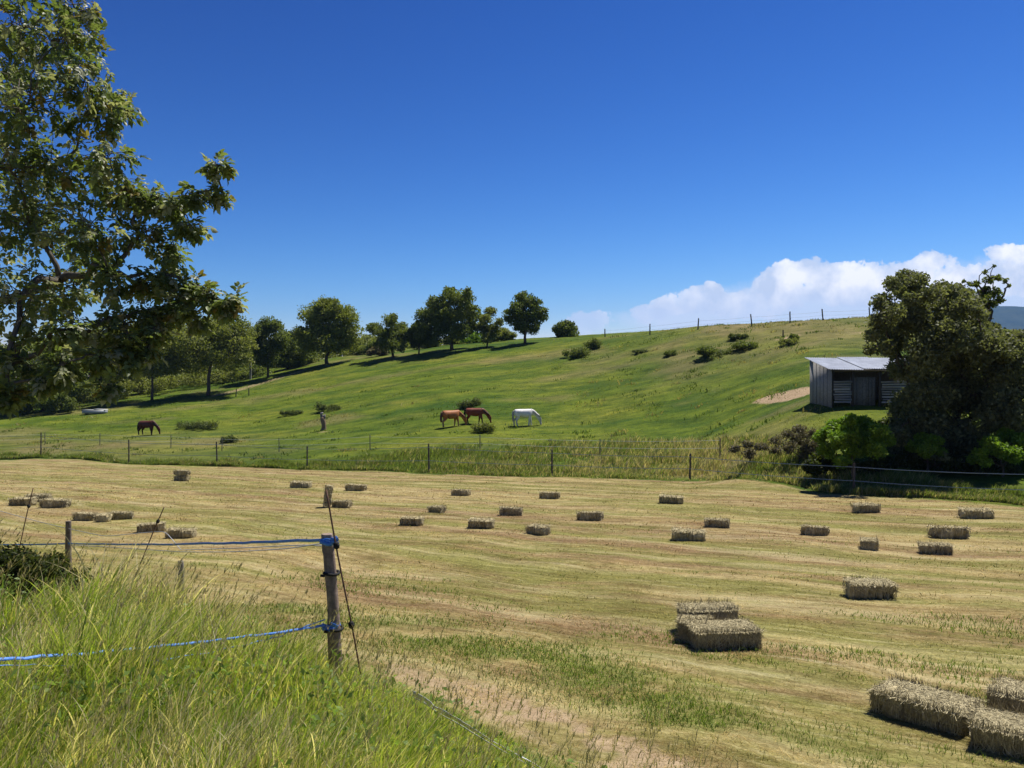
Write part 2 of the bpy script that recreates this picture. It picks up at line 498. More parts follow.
# ------------------------------------------------------------------ foliage
def rand_dirs(n, rng):
    d = rng.normal(size=(n, 3)); return d / (np.linalg.norm(d, axis=1)[:, None] + 1e-9)

def leaf_cards(p, size, rng, tint, up=0.25, aspect=0.55):
    """small leaf-shaped quads (base, side, tip, side) at points p"""
    n = len(p)
    size = np.broadcast_to(size, (n,))
    ax = rand_dirs(n, rng); ax[:, 2] -= 0.15
    ax /= np.linalg.norm(ax, axis=1)[:, None]
    nn = rand_dirs(n, rng); nn[:, 2] = np.abs(nn[:, 2]) + up
    sd = np.cross(ax, nn); sd /= np.linalg.norm(sd, axis=1)[:, None] + 1e-9
    nrm = np.cross(sd, ax)
    L = size[:, None]
    a = p - ax * L * .5
    tip = p + ax * L * .5 - nrm * L * .12
    l = p + sd * L * aspect * .5 + nrm * L * .06
    r = p - sd * L * aspect * .5 + nrm * L * .06
    v = np.stack([a, l, tip, r], 1).reshape(-1, 3)
    f = np.arange(4 * n).reshape(-1, 4)
    return v, f, np.repeat(tint, 4, 0)

def skeleton(base, nodes, trunk_top, rng, r0, wob=.08):
    """connect the lobe centres to the trunk, nearest first; returns branch list (pts, rads)"""
    conn = [np.array(trunk_top, float)]
    par = [-1]
    order = np.argsort([np.linalg.norm(n - conn[0]) for n in nodes])
    for k in order:
        n = nodes[k]
        dd = [np.linalg.norm(n - c) + 0.35 * np.linalg.norm(c - conn[0]) for c in conn]
        par.append(int(np.argmin(dd))); conn.append(n)
    w = np.ones(len(conn))
    for i in range(len(conn) - 1, 0, -1): w[par[i]] += w[i]
    rad = r0 * np.sqrt(w / w[0]) * .8
    rad = np.maximum(rad, r0 * .09)
    out = []
    for i in range(1, len(conn)):
        a, b = conn[par[i]], conn[i]
        L = np.linalg.norm(b - a)
        t = np.linspace(0, 1, 5)[:, None]
        pts = a + (b - a) * t
        pts[1:-1] += rng.normal(size=(3, 3)) * L * wob
        pts[:, 2] += (np.sin(t[:, 0] * math.pi) * L * .08)
        ra = min(rad[par[i]] * .85, rad[i] * 1.4)
        out.append((pts, np.linspace(ra, rad[i] * .7, 5)))
    return out

def crown_points(lobes, n, rng, sub=7, shell=.55, flat=.85):
    """leaf points: every lobe splits into smaller clumps, leaves gather near the clump surfaces"""
    P, T = [], []
    vol = np.array([l[3] ** 2.3 for l in lobes]); vol /= vol.sum()
    for (x, y, z, r), w in zip(lobes, vol):
        c = np.array([x, y, z])
        ns = max(3, int(sub))
        d = rand_dirs(ns, rng)
        sc = c + d * r * rng.uniform(.45, .85, (ns, 1)) * np.array([1, 1, flat])
        sr = r * rng.uniform(.34, .60, ns)
        m = max(4, int(n * w / ns))
        for s, q in zip(sc, sr):
            k = rng.uniform(shell, 1.0, (m, 1)) ** .5
            pp = s + rand_dirs(m, rng) * q * k * np.array([1.1, 1.1, .8]) + rng.normal(size=(m, 3)) * q * .22
            P.append(pp); T.append(np.full(m, rng.uniform(0, 1)))
    return np.concatenate(P), np.concatenate(T)

GREENS = {
    'walnut': ((.12, .146, .028), (.27, .295, .065)),
    'dark': ((.076, .106, .024), (.185, .215, .052)),
    'olive': ((.112, .135, .03), (.24, .255, .062)),
    'thorn': ((.078, .09, .04), (.195, .205, .098)),
    'bright': ((.095, .18, .016), (.22, .33, .04)),
    'shade': ((.03, .042, .012), (.07, .085, .022)),  # shade painted into the leaf colour
    'grey': ((.10, .09, .06), (.19, .165, .12)),
    'rush': ((.07, .095, .028), (.13, .15, .05)),
}
def leaf_tint(key, clump, rng):
    a, b = (np.array(c) for c in GREENS[key])
    n = len(clump)
    t = np.clip(clump * .6 + rng.uniform(0, 1, n) * .5 - .05, 0, 1)[:, None]
    c = a + (b - a) * t
    return c * rng.uniform(.8, 1.2, (n, 1))

def px_lobes(d, lobes, rng, depth=.8, copies=2, cpx=None):
    s = d / F
    xs = [l[0] for l in lobes]
    c = cpx if cpx is not None else .5 * (min(xs) + max(xs))
    half = max(abs(l[0] - c) + l[2] for l in lobes)
    out = []
    for (px, py, r) in lobes:
        R_ = math.sqrt(max(0.05, 1 - ((px - c) / (half + 1e-6)) ** 2)) * half * depth
        for k in range(copies):
            off = 0 if k == 0 and copies == 1 else rng.uniform(-1, 1) * max(0, R_ - r * .6)
            dd = d + off * s
            q = pt(px + rng.normal() * r * .12 * (k > 0), py + rng.normal() * r * .1 * (k > 0), dd)
            out.append((q[0], q[1], q[2], r * dd / F * (1 if k == 0 else .92)))
    return out

def tree(name, label, cat, d, base_px, lobes, key, leaf, n, trunk_r=.2, seed=0, group=None, fork=.35, depth=.8, copies=2, stems=1, sub=7, lean=0, bark='bark', sink=.1, shrink=1.0):
    rng = np.random.default_rng(seed + 100)
    bx = (base_px - CX) / F * d
    bz = gz(bx, d)
    lobes = [(a, b, c * shrink) for a, b, c in lobes]
    L = px_lobes(d, lobes, rng, depth, copies, base_px if lean == 0 else None)
    root = empty(name, (bx, d, bz))
    tag(root, label, cat, group)
    o = np.array([bx, d, bz])
    L = [(x - bx, y - d, z - bz, r) for x, y, z, r in L]
    low = min(z - r for _, _, z, r in L); top = max(z + r for _, _, z, r in L)
    tz = max(low * .9 + (top - low) * fork * .6, top * .15)
    g = Geo()
    ax = np.mean([l[0] for l in L]) * .35
    nodes = [np.array(l[:3]) for l in L]
    for sN in range(stems):
        ofs = np.array([rng.uniform(-.4, .4), rng.uniform(-.3, .3), 0]) * (stems > 1)
        t = np.linspace(0, 1, 6)
        pts = np.stack([ax * t ** 1.5 + rng.normal(size=6) * trunk_r * .25 * (t > 0), rng.normal(size=6) * trunk_r * .25 * (t > 0), -sink + (tz + sink) * t], -1) + ofs
        g.tube(pts, trunk_r * np.array([1.35, 1.05, .95, .9, .85, .8]), 9)
    for pts, rads in skeleton(None, nodes, (ax, 0, tz), rng, trunk_r):
        g.tube(pts, rads, 6)
    # finer twigs inside the lobes
    for (x, y, z, r) in L:
        for _ in range(4):
            dd = rand_dirs(1, rng)[0]; dd[2] = dd[2] * .6 + .15
            p0 = np.array([x, y, z]); g.tube([p0, p0 + dd * r * .5 + rng.normal(size=3) * r * .06, p0 + dd * r * 1.0], [trunk_r * .08, trunk_r * .05, trunk_r * .02], 4, cap=False)
    g.build('trunk', M[bark], root, True)
    P, T = crown_points(L, int(n * 1.5), rng, sub)
    P = P[P[:, 2] > .05]; T = T[:len(P)]
    v, f, tt = leaf_cards(P, rng.uniform(.7, 1.25, len(P)) * leaf * 1.12, rng, leaf_tint(key, T, rng))
    mobj('crown', mesh_np('crown', v, f, [M['leaf']], tt), root)
    return root

def shrub(name, label, d, px, lobes, key, leaf, n, seed=0, group=None, cat='shrub', **kw):
    return tree(name, label, cat, d, px, lobes, key, leaf, n, trunk_r=kw.pop('trunk_r', .05), seed=seed, group=group, fork=.1, **kw)

TL = 'trees standing along the upper edge of the pasture'
# the tree line, left to right: depth, trunk px, lobes (px, py, radius in px)
tree('orchard_tree', 'low dark tree behind the pale trough at the left edge of the pasture', 'tree', 108, 42,
     [(20, 365, 22), (45, 355, 20), (65, 370, 20), (30, 385, 20), (60, 388, 16), (5, 380, 18), (78, 385, 12), (45, 395, 12)], 'dark', .34, 9000, .22, 1, TL, sub=8)
tree('orchard_tree', 'tall broad green tree half hidden behind the hanging walnut branches, left of the others', 'tree', 122, 100,
     [(85, 345, 22), (110, 340, 20), (128, 352, 18), (95, 365, 20), (120, 370, 16), (75, 362, 16)], 'olive', .38, 9000, .25, 2, TL)
tree('orchard_tree', 'slim dark trunked tree above the dark brown horse', 'tree', 112, 152,
     [(140, 340, 18), (160, 335, 17), (172, 350, 15), (148, 360, 17), (165, 366, 13), (132, 358, 13)], 'olive', .34, 9000, .16, 3, TL)
tree('orchard_tree', 'spreading olive green tree with a thick dark trunk, just left of the sandy track', 'tree', 112, 208,
     [(190, 340, 18), (210, 332, 18), (232, 335, 18), (246, 345, 12), (200, 356, 17), (225, 356, 17), (242, 360, 10), (182, 358, 12)], 'olive', .34, 11000, .24, 4, TL)
tree('orchard_tree', 'small rounded tree behind the spreading olive green tree', 'tree', 140, 227,
     [(222, 352, 14), (238, 345, 14), (250, 355, 12), (232, 364, 10)], 'dark', .36, 5000, .18, 5, TL)
tree('orchard_tree', 'upright dark tree standing beside the sandy track', 'tree', 124, 268,
     [(262, 330, 11), (272, 326, 10), (258, 345, 13), (276, 342, 12), (267, 356, 12)], 'dark', .32, 8000, .17, 6, TL)
tree('orchard_tree', 'dark tree filling the gap between the upright tree and the big round walnut', 'tree', 136, 288,
     [(284, 336, 9), (292, 345, 12), (283, 356, 12), (298, 358, 10), (306, 352, 10)], 'dark', .34, 6500, .16, 7, TL)
tree('walnut_tree', 'big round full crowned walnut on the pasture edge, largest of the left group', 'tree', 128, 327,
     [(312, 316, 13), (328, 311, 14), (344, 317, 13), (306, 331, 13), (325, 329, 16), (346, 331, 14), (352, 342, 10), (308, 346, 9), (328, 344, 11), (340, 346, 8), (335, 304, 8), (320, 306, 9)], 'walnut', .36, 14000, .26, 8, TL)
tree('orchard_tree', 'ragged flat topped leaning tree with a spur to its left', 'tree', 122, 393,
     [(388, 321, 6), (394, 318, 5), (376, 329, 6), (384, 332, 8), (396, 331, 9), (403, 338, 8), (390, 343, 8), (381, 343, 6), (370, 329, 3), (399, 346, 6)], 'dark', .30, 7000, .2, 9, TL, lean=1, shrink=1.22)
tree('orchard_tree', 'smaller dark tree tucked under the left side of the tallest dense tree', 'tree', 121, 419,
     [(413, 334, 8), (420, 326, 8), (424, 338, 9), (416, 343, 6)], 'dark', .30, 5000, .12, 10, TL)
tree('walnut_tree', 'tallest dense dark walnut on the slope with a deep shadow at its foot', 'tree', 120, 452,
     [(438, 304, 11), (452, 298, 11), (464, 300, 10), (430, 316, 12), (447, 315, 15), (466, 314, 12), (470, 326, 9), (425, 329, 9), (442, 331, 13), (460, 332, 11), (434, 341, 7), (450, 291, 6), (468, 292, 5)], 'dark', .34, 15000, .26, 11, TL)
tree('orchard_tree', 'thin young tree between the two dense dark trees', 'tree', 119, 487,
     [(486, 318, 6), (491, 312, 5), (484, 328, 7), (492, 330, 7), (499, 322, 4), (488, 338, 6)], 'olive', .28, 3800, .11, 12, TL, shrink=1.15)
tree('walnut_tree', 'airy dark tree standing last on the right of the tree line', 'tree', 118, 525,
     [(515, 308, 8), (525, 300, 9), (536, 306, 8), (512, 318, 8), (526, 317, 12), (540, 317, 7), (520, 327, 8), (534, 328, 7), (508, 312, 4), (545, 310, 3)], 'dark', .30, 8500, .2, 13, TL)
shrub('round_bush', 'dark rounded bush peeping over the ridge left of the small cloud', 128, 565, [(558, 329, 6), (566, 326, 7), (574, 330, 6), (563, 334, 7), (572, 336, 6)], 'dark', .3, 3200, 14)
# low scrub under the tree line
SC = 'scrub bushes growing under the tree line'
for i, (px, py, d, rr, key, lab) in enumerate([
        (372, 350, 142, 9, 'dark', 'low green scrub between the big round walnut and the ragged tree'),
        (377, 351, 129, 6, 'grey', 'dry brownish scrub left of the ragged flat topped tree'),
        (428, 343, 136, 8, 'olive', 'green scrub under the tallest dense tree'),
        (453, 342, 138, 9, 'olive', 'green scrub straight behind the trunk of the tallest dense tree'),
        (474, 340, 134, 8, 'bright', 'fresh green scrub right of the tallest dense tree'),
        (503, 336, 132, 8, 'olive', 'pale green scrub left of the airy last tree'),
        (358, 354, 145, 9, 'olive', 'green scrub just right of the big round walnut trunk'),
        (60, 402, 104, 10, 'dark', 'dark scrub behind the pale trough'),
        (18, 404, 104, 12, 'dark', 'dark scrub at the far left pasture corner'),
        (176, 385, 132, 12, 'dark', 'dark undergrowth between the slim tree and the spreading tree'),
        (120, 390, 126, 14, 'dark', 'dark undergrowth below the tall broad green tree'),
        (250, 366, 150, 12, 'dark', 'dark undergrowth behind the sandy track'),
        (310, 362, 150, 10, 'dark', 'dark undergrowth left of the big round walnut trunk'),
        (140, 386, 121, 11, 'olive', 'green scrub beneath the slim dark trunked tree'),
        (200, 379, 126, 12, 'olive', 'green scrub beneath the spreading olive green tree'),
        (232, 373, 131, 11, 'dark', 'dark scrub right of the spreading olive green tree'),
        (286, 364, 139, 11, 'olive', 'green scrub right of the sandy track'),
        (84, 394, 114, 12, 'olive', 'green scrub right above the pale trough')]):
    shrub('scrub_bush', lab, d, px, [(px, py, rr), (px - rr, py + 2, rr * .75), (px + rr, py + 2, rr * .75), (px, py - rr * .5, rr * .6)] + ([(px + k * rr, py - k * rr * .12, rr * random.uniform(.6, .9)) for k in (-2.6, -1.8, 1.8, 2.6)] if rr > 10 else []), key, .3, 3600 if rr > 10 else 2600, 40 + i, SC)
# a far wood closes the view behind the left trees
def far_wood():
    rng = np.random.default_rng(5)
    P = []; T = []
    for k in range(150):
        px = rng.uniform(-330, 405); d = rng.uniform(142 if px < 250 else 160, 200)
        x = (px - CX) / F * d
        z0 = gz(x, d); h = rng.uniform(8, 12.5) * (1 if px < 240 else .55 if px < 345 else .3)
        L = [(x + rng.normal() * 2, d + rng.normal() * 2, z0 + h * t, rng.uniform(1.8, 3.2)) for t in (.1, .3, .5, .7, .85)]
        p, t = crown_points(L, 900, rng, 5); P.append(p); T.append(t)
    P = np.concatenate(P); T = np.concatenate(T)
    v, f, tt = leaf_cards(P, rng.uniform(.4, .8, len(P)), rng, leaf_tint('olive', T, rng))
    tag(mobj('distant_wood', mesh_np('distant_wood', v, f, [M['leaf']], tt)), 'wood of mixed dark trees closing the view behind the left tree line', 'wood', kind='stuff')
far_wood()

# bushes in the pasture: px, base py, width, height (px)
PB = 'low bushes dotted over the pasture'
def pasture_bush(px, base, w, h, key, lab, n=1500, leaf=.14, seed=0, d=None):
    if d is None: _, d, _ = ground_at(px, base, 40)
    k = max(2, round(w / h * 1.7))
    L = [(px + (i - (k - 1) / 2) * w / k, base - h * random.uniform(.25, .42), h * random.uniform(.32, .5)) for i in range(k)]
    L += [(px + random.uniform(-.3, .3) * w, base - h * .25, h * .4) for _ in range(k)]
    return shrub('pasture_bush', lab, d, px, L, key, leaf, n, seed, PB, sub=5, copies=3, depth=.8, sink=.05)
pasture_bush(197, 429, 40, 11, 'rush', 'long low rushy bush right of the dark brown horse', 3000, seed=1)
pasture_bush(291, 415, 23, 7, 'rush', 'flat low bush left of the weathered tree stump', 1600, seed=2)
pasture_bush(328, 411, 26, 10, 'rush', 'low bush just behind the weathered tree stump', 1800, seed=3)
pasture_bush(228, 443, 14, 10, 'rush', 'small round bush close behind the far fence on the left', 1500, seed=4)
pasture_bush(470, 409, 20, 14, 'rush', 'upright tuft bush behind the bay horse', 1800, seed=5)
pasture_bush(485, 432, 22, 13, 'olive', 'grassy brown tuft bush in front of the bay horse', 1800, seed=6)
pasture_bush(575, 357, 26, 13, 'dark', 'left half of the dark hawthorn clump on the upper slope', 2200, .2, seed=7)
pasture_bush(592, 349, 16, 13, 'dark', 'right taller half of the dark hawthorn clump on the upper slope', 1800, .2, seed=8)
pasture_bush(714, 356, 34, 15, 'dark', 'largest dark green bush below the ridge fence', 2600, .18, seed=9)
pasture_bush(745, 349, 26, 12, 'dark', 'dark green bush right of the largest one below the ridge fence', 2200, .18, seed=10)
pasture_bush(738, 339, 18, 8, 'rush', 'dull green bush highest of the cluster below the ridge fence', 1500, .18, seed=11)
pasture_bush(670, 356, 12, 8, 'dark', 'small lone bush on the slope left of the largest one', 1100, .16, seed=12)
pasture_bush(788, 345, 18, 10, 'olive', 'small bush at the foot of the short post on the dry slope', 1300, .16, seed=13)
pasture_bush(794, 340, 6, 9, 'dark', 'narrow dark bush beside the short post on the dry slope', 700, .16, seed=14)
pasture_bush(640, 353, 16, 5, 'rush', 'faint low bush in the middle of the upper slope', 900, .15, seed=15)

# the big dark thorn tree and the shrubs round it on the right
tree('thorn_tree', 'huge dark brownish thorn tree at the right in front of the tin shed', 'tree', 39, 955,
     [(899, 291, 12), (912, 287, 14), (935, 295, 14), (893, 316, 16), (918, 318, 26), (952, 314, 22), (975, 320, 16), (998, 350, 14),
      (895, 340, 16), (928, 352, 28), (965, 350, 34), (1005, 368, 28), (930, 390, 26), (965, 395, 34), (1005, 410, 32), (925, 425, 26),
      (965, 440, 34), (1010, 455, 28), (1050, 400, 40), (1060, 450, 40), (1045, 385, 22), (900, 448, 16), (877, 348, 7), (940, 465, 26), (990, 470, 24), (873, 336, 11), (877, 320, 11), (882, 302, 12), (893, 284, 11), (906, 276, 11), (921, 282, 12), (869, 350, 8), (890, 312, 14), (892, 345, 14), (940, 289, 12), (954, 291, 12), (967, 297, 12), (1000, 350, 17), (1020, 350, 18), (1006, 340, 15), (1024, 338, 15), (990, 330, 13), (1034, 362, 20), (984, 340, 16), (900, 410, 14), (898, 434, 14), (884, 325, 13), (886, 348, 12), (902, 370, 18), (910, 398, 18), (910, 425, 20), (1015, 375, 18), (1020, 402, 20), (1018, 430, 20), (1022, 455, 18), (950, 335, 28), (985, 348, 26), (938, 372, 30), (962, 302, 13), (955, 296, 14), (970, 303, 14), (945, 300, 14), (978, 312, 12), (1012, 362, 14), (915, 300, 16)],
     'thorn', .17, 100000, .3, 20, None, stems=3, sub=14, depth=.7, shrink=.8, copies=3)
shrub('wild_branch_tree', 'wispy crooked tree top sticking out above the right side of the thorn tree', 41, 985,
      [(983, 292, 7), (977, 284, 4), (990, 280, 5), (999, 278, 4), (1006, 281, 3), (970, 284, 3), (964, 281, 2), (996, 292, 5), (988, 303, 9), (985, 272, 2.5), (1009, 286, 2), (978, 300, 6), (1000, 300, 4), (994, 266, 1.5)], 'dark', .13, 2200, 21, cat='tree', sub=5, trunk_r=.14)
shrub('elder_bush', 'bright green elder bush in front of the tin shed', 35.4, 852,
      [(848, 420, 8), (862, 423, 9), (834, 428, 9), (878, 431, 9), (852, 433, 12), (868, 439, 10), (838, 440, 10), (890, 440, 7), (820, 437, 7), (855, 450, 11), (826, 449, 8), (875, 450, 9), (842, 460, 8)], 'bright', .14, 11000, 22, sub=9)
shrub('elder_bush', 'bright green bush at the right edge under the thorn tree', 34.5, 1003,
      [(990, 442, 8), (1006, 436, 8), (1020, 440, 9), (980, 452, 6), (1000, 450, 8), (1035, 444, 10), (972, 460, 5), (1012, 455, 9), (985, 462, 6)], 'bright', .14, 7500, 23, sub=9)
shrub('elder_bush', 'small green sprig bush between the two bright green bushes', 35.5, 928,
      [(922, 440, 7), (935, 441, 7), (912, 446, 6), (926, 450, 8), (940, 452, 6)], 'bright', .14, 3000, 24)
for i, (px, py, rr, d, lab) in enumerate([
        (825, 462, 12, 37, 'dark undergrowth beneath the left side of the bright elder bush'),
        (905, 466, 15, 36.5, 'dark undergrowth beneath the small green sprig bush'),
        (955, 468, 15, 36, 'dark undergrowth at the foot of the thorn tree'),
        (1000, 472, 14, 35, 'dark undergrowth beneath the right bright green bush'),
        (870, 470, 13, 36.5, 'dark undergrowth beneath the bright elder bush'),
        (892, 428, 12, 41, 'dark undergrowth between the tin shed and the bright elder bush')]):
    shrub('undergrowth_bush', lab, d, px, [(px, py, rr), (px - rr, py + 4, rr * .8), (px + rr, py + 4, rr * .8)], 'shade', .17, 5000, 60 + i, 'dark undergrowth along the far fence', sub=9)  # leaves coloured dark to paint in the shade under tree and elders
shrub('dry_shrub', 'greyish leafless shrub left of the bright elder bush', 40, 800,
      [(800, 430, 7), (788, 434, 7), (812, 434, 7), (800, 440, 9), (778, 441, 6), (818, 446, 8), (790, 447, 8), (805, 452, 8)], 'grey', .10, 3600, 26)
shrub('dry_shrub', 'brownish dry shrub low behind the far fence, right of the middle', 42, 748,
      [(748, 444, 5), (735, 449, 5), (762, 447, 6), (750, 453, 6), (776, 451, 6)], 'grey', .11, 2200, 27)

shrub('shade_clump', 'added dark leafy clump standing in for shaded grass at the left edge of the bank below the blue tape', 10.6, 15,
      [(10, 566, 22), (45, 572, 20), (-30, 562, 30), (75, 582, 14), (30, 592, 20), (-10, 595, 24), (60, 600, 14), (95, 592, 9), (-70, 570, 30)], 'shade', .055, 16000, 31, cat='shade clump', sub=12, trunk_r=.012, copies=3)  # added clump, its dark leaves stand in for shade on the bank grass
# ------------------------------------------------------------------ foreground walnut
def foreground_walnut():
    rng = np.random.default_rng(77)
    tx, ty = -12.6, 14.6
    bz = gz(tx, ty)
    root = empty('walnut_tree', (tx, ty, bz))
    tag(root, 'large leafy walnut reaching in from the left edge over the tall grass', 'tree')
    o = np.array([tx, ty, bz])
    lob = [  # px, py, depth, radius px
        (20, 30, 10.5, 55), (60, 40, 10, 45), (85, 75, 9.6, 35), (30, 100, 9.5, 55), (95, 110, 10, 38), (120, 105, 10.4, 24), (75, 10, 10.8, 30),
        (10, 170, 9.8, 55), (60, 165, 10.3, 50), (110, 160, 9.6, 36), (125, 190, 10, 32), (150, 200, 10.2, 28), (175, 200, 10, 24), (195, 195, 9.8, 18),
        (218, 165, 9.7, 14), (222, 190, 9.8, 13), (190, 225, 9.9, 20), (30, 230, 10, 48), (85, 225, 9.5, 40), (140, 235, 10, 30), (170, 250, 10.2, 26),
        (60, 280, 10.2, 44), (110, 275, 9.7, 30), (150, 280, 10, 24), (190, 285, 9.9, 22), (215, 298, 9.8, 14), (175, 305, 9.8, 20), (228, 303, 9.7, 8),
        (20, 300, 9.4, 48), (70, 330, 9.3, 36), (120, 320, 9.6, 30), (155, 330, 9.6, 22), (20, 360, 9.2, 36), (60, 365, 9.0, 28), (100, 355, 9.2, 22), (135, 355, 9.4, 18),
        (10, 390, 9.0, 22), (45, 378, 9.0, 14), (3, 398, 9.0, 12), (108, 385, 9.0, 5),
        (-40, 50, 11, 60), (-60, 150, 11.5, 70), (-50, 250, 11, 60), (-40, 330, 10.5, 50), (-120, 100, 12, 80), (-140, 220, 12, 80), (-110, 320, 12, 60),
        (-20, -60, 11.5, 70), (50, -40, 11.2, 50), (-100, -60, 12, 80), (-220, 60, 12, 90), (-240, 200, 12, 90), (-300, 120, 12, 100), (-330, 240, 12, 80), (-200, -80, 12, 100), (-380, 60, 12, 90), (-420, 190, 12, 80),
        (-60, 280, 13.2, 60), (-110, 200, 13, 60),
        (150, 312, 9.7, 20), (182, 300, 9.7, 18), (205, 292, 9.8, 15), (130, 340, 9.4, 20), (150, 345, 9.5, 16), (165, 275, 9.8, 20), (195, 318, 9.8, 13), (235, 298, 9.7, 8),
        (-10, 120, 12.5, 60), (40, 210, 12.2, 50), (20, 60, 12.4, 50), (-30, 280, 12.4, 50), (90, 250, 12, 30), (-320, -40, 12, 90),
    ]
    L = []
    for (px, py, d, r) in lob:
        d *= 1.30
        q = pt(px, py, d) - o
        L.append((q[0], q[1], q[2], max(r - 9, r * .45) * d / F))
    g = Geo()
    t = np.linspace(0, 1, 8)
    h = 3.4
    g.tube(np.stack([.35 * t ** 2, -.1 * t, -.2 + (h + .2) * t], -1), .26 * np.array([1.5, 1.15, 1.02, .96, .92, .9, .88, .86]), 14)
    tt_ = np.array([.35, -.1, h])
    nodes = [np.array(l[:3]) for l in L]
    br = skeleton(None, nodes, tt_, rng, .24, .06)
    twigs = []
    for pts, rads in br:
        g.tube(pts, np.maximum(rads * .55, .008), 7)
    leafP, leafD = [], []
    for (x, y, z, r) in L:
        c = np.array([x, y, z])
        nt_ = int(np.clip(6 + r * 30, 6, 38))
        for _ in range(nt_):
            dd = rand_dirs(1, rng)[0]; dd[2] = dd[2] * .75 + .05
            a = c + rand_dirs(1, rng)[0] * r * .25
            m = a + dd * r * .5 + rng.normal(size=3) * r * .1
            e = a + dd * r * rng.uniform(.75, 1.1) + np.array([0, 0, -.06 * r])
            g.tube([a, m, e], [.009, .006, .003], 4, cap=False)
            for s in np.linspace(.35, 1.0, 5):
                p = a * (1 - s) ** 2 + 2 * m * s * (1 - s) + e * s ** 2
                leafP.append(p + rng.normal(size=3) * .02)
                ld = (e - a) / (np.linalg.norm(e - a) + 1e-6) * .5 + rand_dirs(1, rng)[0] * .8
                ld[2] -= .45
                leafD.append(ld / np.linalg.norm(ld))
    g.build('trunk', M['grey_bark'], root, True)
    P = np.array(leafP); D = np.array(leafD)
    # drop far invisible interior beyond the frame to save faces: keep a third of the leaves off to the left
    wp = P + o
    pxs = CX + F * wp[:, 0] / wp[:, 1]
    keep = (pxs > -60) | (rng.uniform(size=len(P)) < .3)
    big = np.where(pxs > -60, 1.0, 1.7)[keep]
    P, D = P[keep], D[keep]
    # every compound leaf: a stalk of seven drooping leaflets
    n = len(P)
    up = rand_dirs(n, rng) * .45; up[:, 2] += 1
    S = np.cross(D, up); S /= np.linalg.norm(S, axis=1)[:, None] + 1e-9
    N = np.cross(S, D)
    LL = rng.uniform(.12, .20, n) * big
    base = np.array([.078, .112, .034]); alt = np.array([.175, .215, .075])
    lt = rng.uniform(0, 1, (n, 1))
    lc = base + (alt - base) * lt
    yel = rng.uniform(size=n) < .05
    lc[yel] = np.array([.19, .15, .04])
    pal = rng.uniform(size=n) < .2
    lc[pal] = np.array([.28, .29, .18])
    V, Fc, T = [], [], []
    cnt = 0
    for (s, side, ang, sz) in ((.35, 1, 60, .085), (.35, -1, 60, .085), (.65, 1, 55, .10), (.65, -1, 55, .10), (.92, 1, 48, .105), (.92, -1, 48, .105), (1.0, 0, 0, .12)):
        a0 = P + D * (LL * s)[:, None] - N * (LL * s * s * .35)[:, None]
        th = math.radians(ang)
        dr = D * math.cos(th) + S * side * math.sin(th) + rng.normal(size=(n, 3)) * .22 - N * .18
        dr /= np.linalg.norm(dr, axis=1)[:, None]
        nn = N + rng.normal(size=(n, 3)) * .35
        sd = np.cross(dr, nn); sd /= np.linalg.norm(sd, axis=1)[:, None] + 1e-9
        nn = np.cross(sd, dr)
        z = (sz * rng.uniform(.75, 1.25, n) * (LL / .17))[:, None]
        w = z * .27
        tip = a0 + dr * z - nn * z * .15
        m1 = a0 + dr * z * .35 - nn * z * .01; m2 = a0 + dr * z * .7 - nn * z * .06
        fold = nn * w * .35
        v = np.stack([a0, m1 + sd * w + fold, m1, m1 - sd * w + fold, m2 + sd * w * .8 + fold, m2, m2 - sd * w * .8 + fold, tip], 1)
        V.append(v.reshape(-1, 3))
        b = (np.arange(n) * 8)[:, None] + cnt
        Fc.append(np.concatenate([b + np.array([[0, 1, 2, 2]]) * 0 + np.array([[1, 2, 5, 4]]), b + np.array([[2, 3, 6, 5]])]))
        T.append(np.repeat(lc * rng.uniform(.85, 1.15, (n, 1)), 8, 0))
        V3 = np.concatenate([b + np.array([[0, 2, 1]]), b + np.array([[0, 3, 2]]), b + np.array([[4, 5, 7]]), b + np.array([[5, 6, 7]])])
        Fc.append(V3)
        cnt += 8 * n
    f4 = np.concatenate([f for f in Fc if f.shape[1] == 4]); f3 = np.concatenate([f for f in Fc if f.shape[1] == 3])
    mobj('crown', mesh_np('crown', np.concatenate(V), [f4, f3], [M['walnut_leaf']], np.concatenate(T)), root)
foreground_walnut()

# ------------------------------------------------------------------ grass
def blades(p, h, w, lean, rng, tint, bend=.35, seg=3):
    """tapered bent strips; lean (n,2) horizontal drift of the tip as fraction of height"""
    n = len(p)
    az = rng.uniform(0, 2 * math.pi, n)
    sd = np.stack([np.cos(az), np.sin(az), np.zeros(n)], -1)
    V = []
    ts = np.linspace(0, 1, seg + 1)
    for t in ts[:-1]:
        c = p.copy()
        c[:, :2] += lean * (h * t ** 1.8)[:, None]
        c[:, 2] += h * (t - bend * .35 * t * t)
        ww = (w * (1 - t) ** .7 * .5)[:, None]
        V += [c - sd * ww, c + sd * ww]
    c = p.copy(); c[:, :2] += lean * h[:, None]; c[:, 2] += h * (1 - bend * .35)
    V.append(c)
    k = len(V)
    v = np.stack(V, 1).reshape(-1, 3)
    b = (np.arange(n) * k)[:, None]
    f4 = np.concatenate([b + np.array([[2 * i, 2 * i + 1, 2 * i + 3, 2 * i + 2]]) for i in range(seg - 1)]) if seg > 1 else np.zeros((0, 4), int)
    f3 = b + np.array([[k - 3, k - 2, k - 1]])
    return v, f4, f3, np.repeat(tint, k, 0)

def merge(parts):
    V, A, B, T = [], [], [], []
    n = 0
    for v, f4, f3, t in parts:
        V.append(v); A.append(f4 + n); B.append(f3 + n); T.append(t); n += len(v)
    return np.concatenate(V), [np.concatenate(A), np.concatenate(B)], np.concatenate(T)

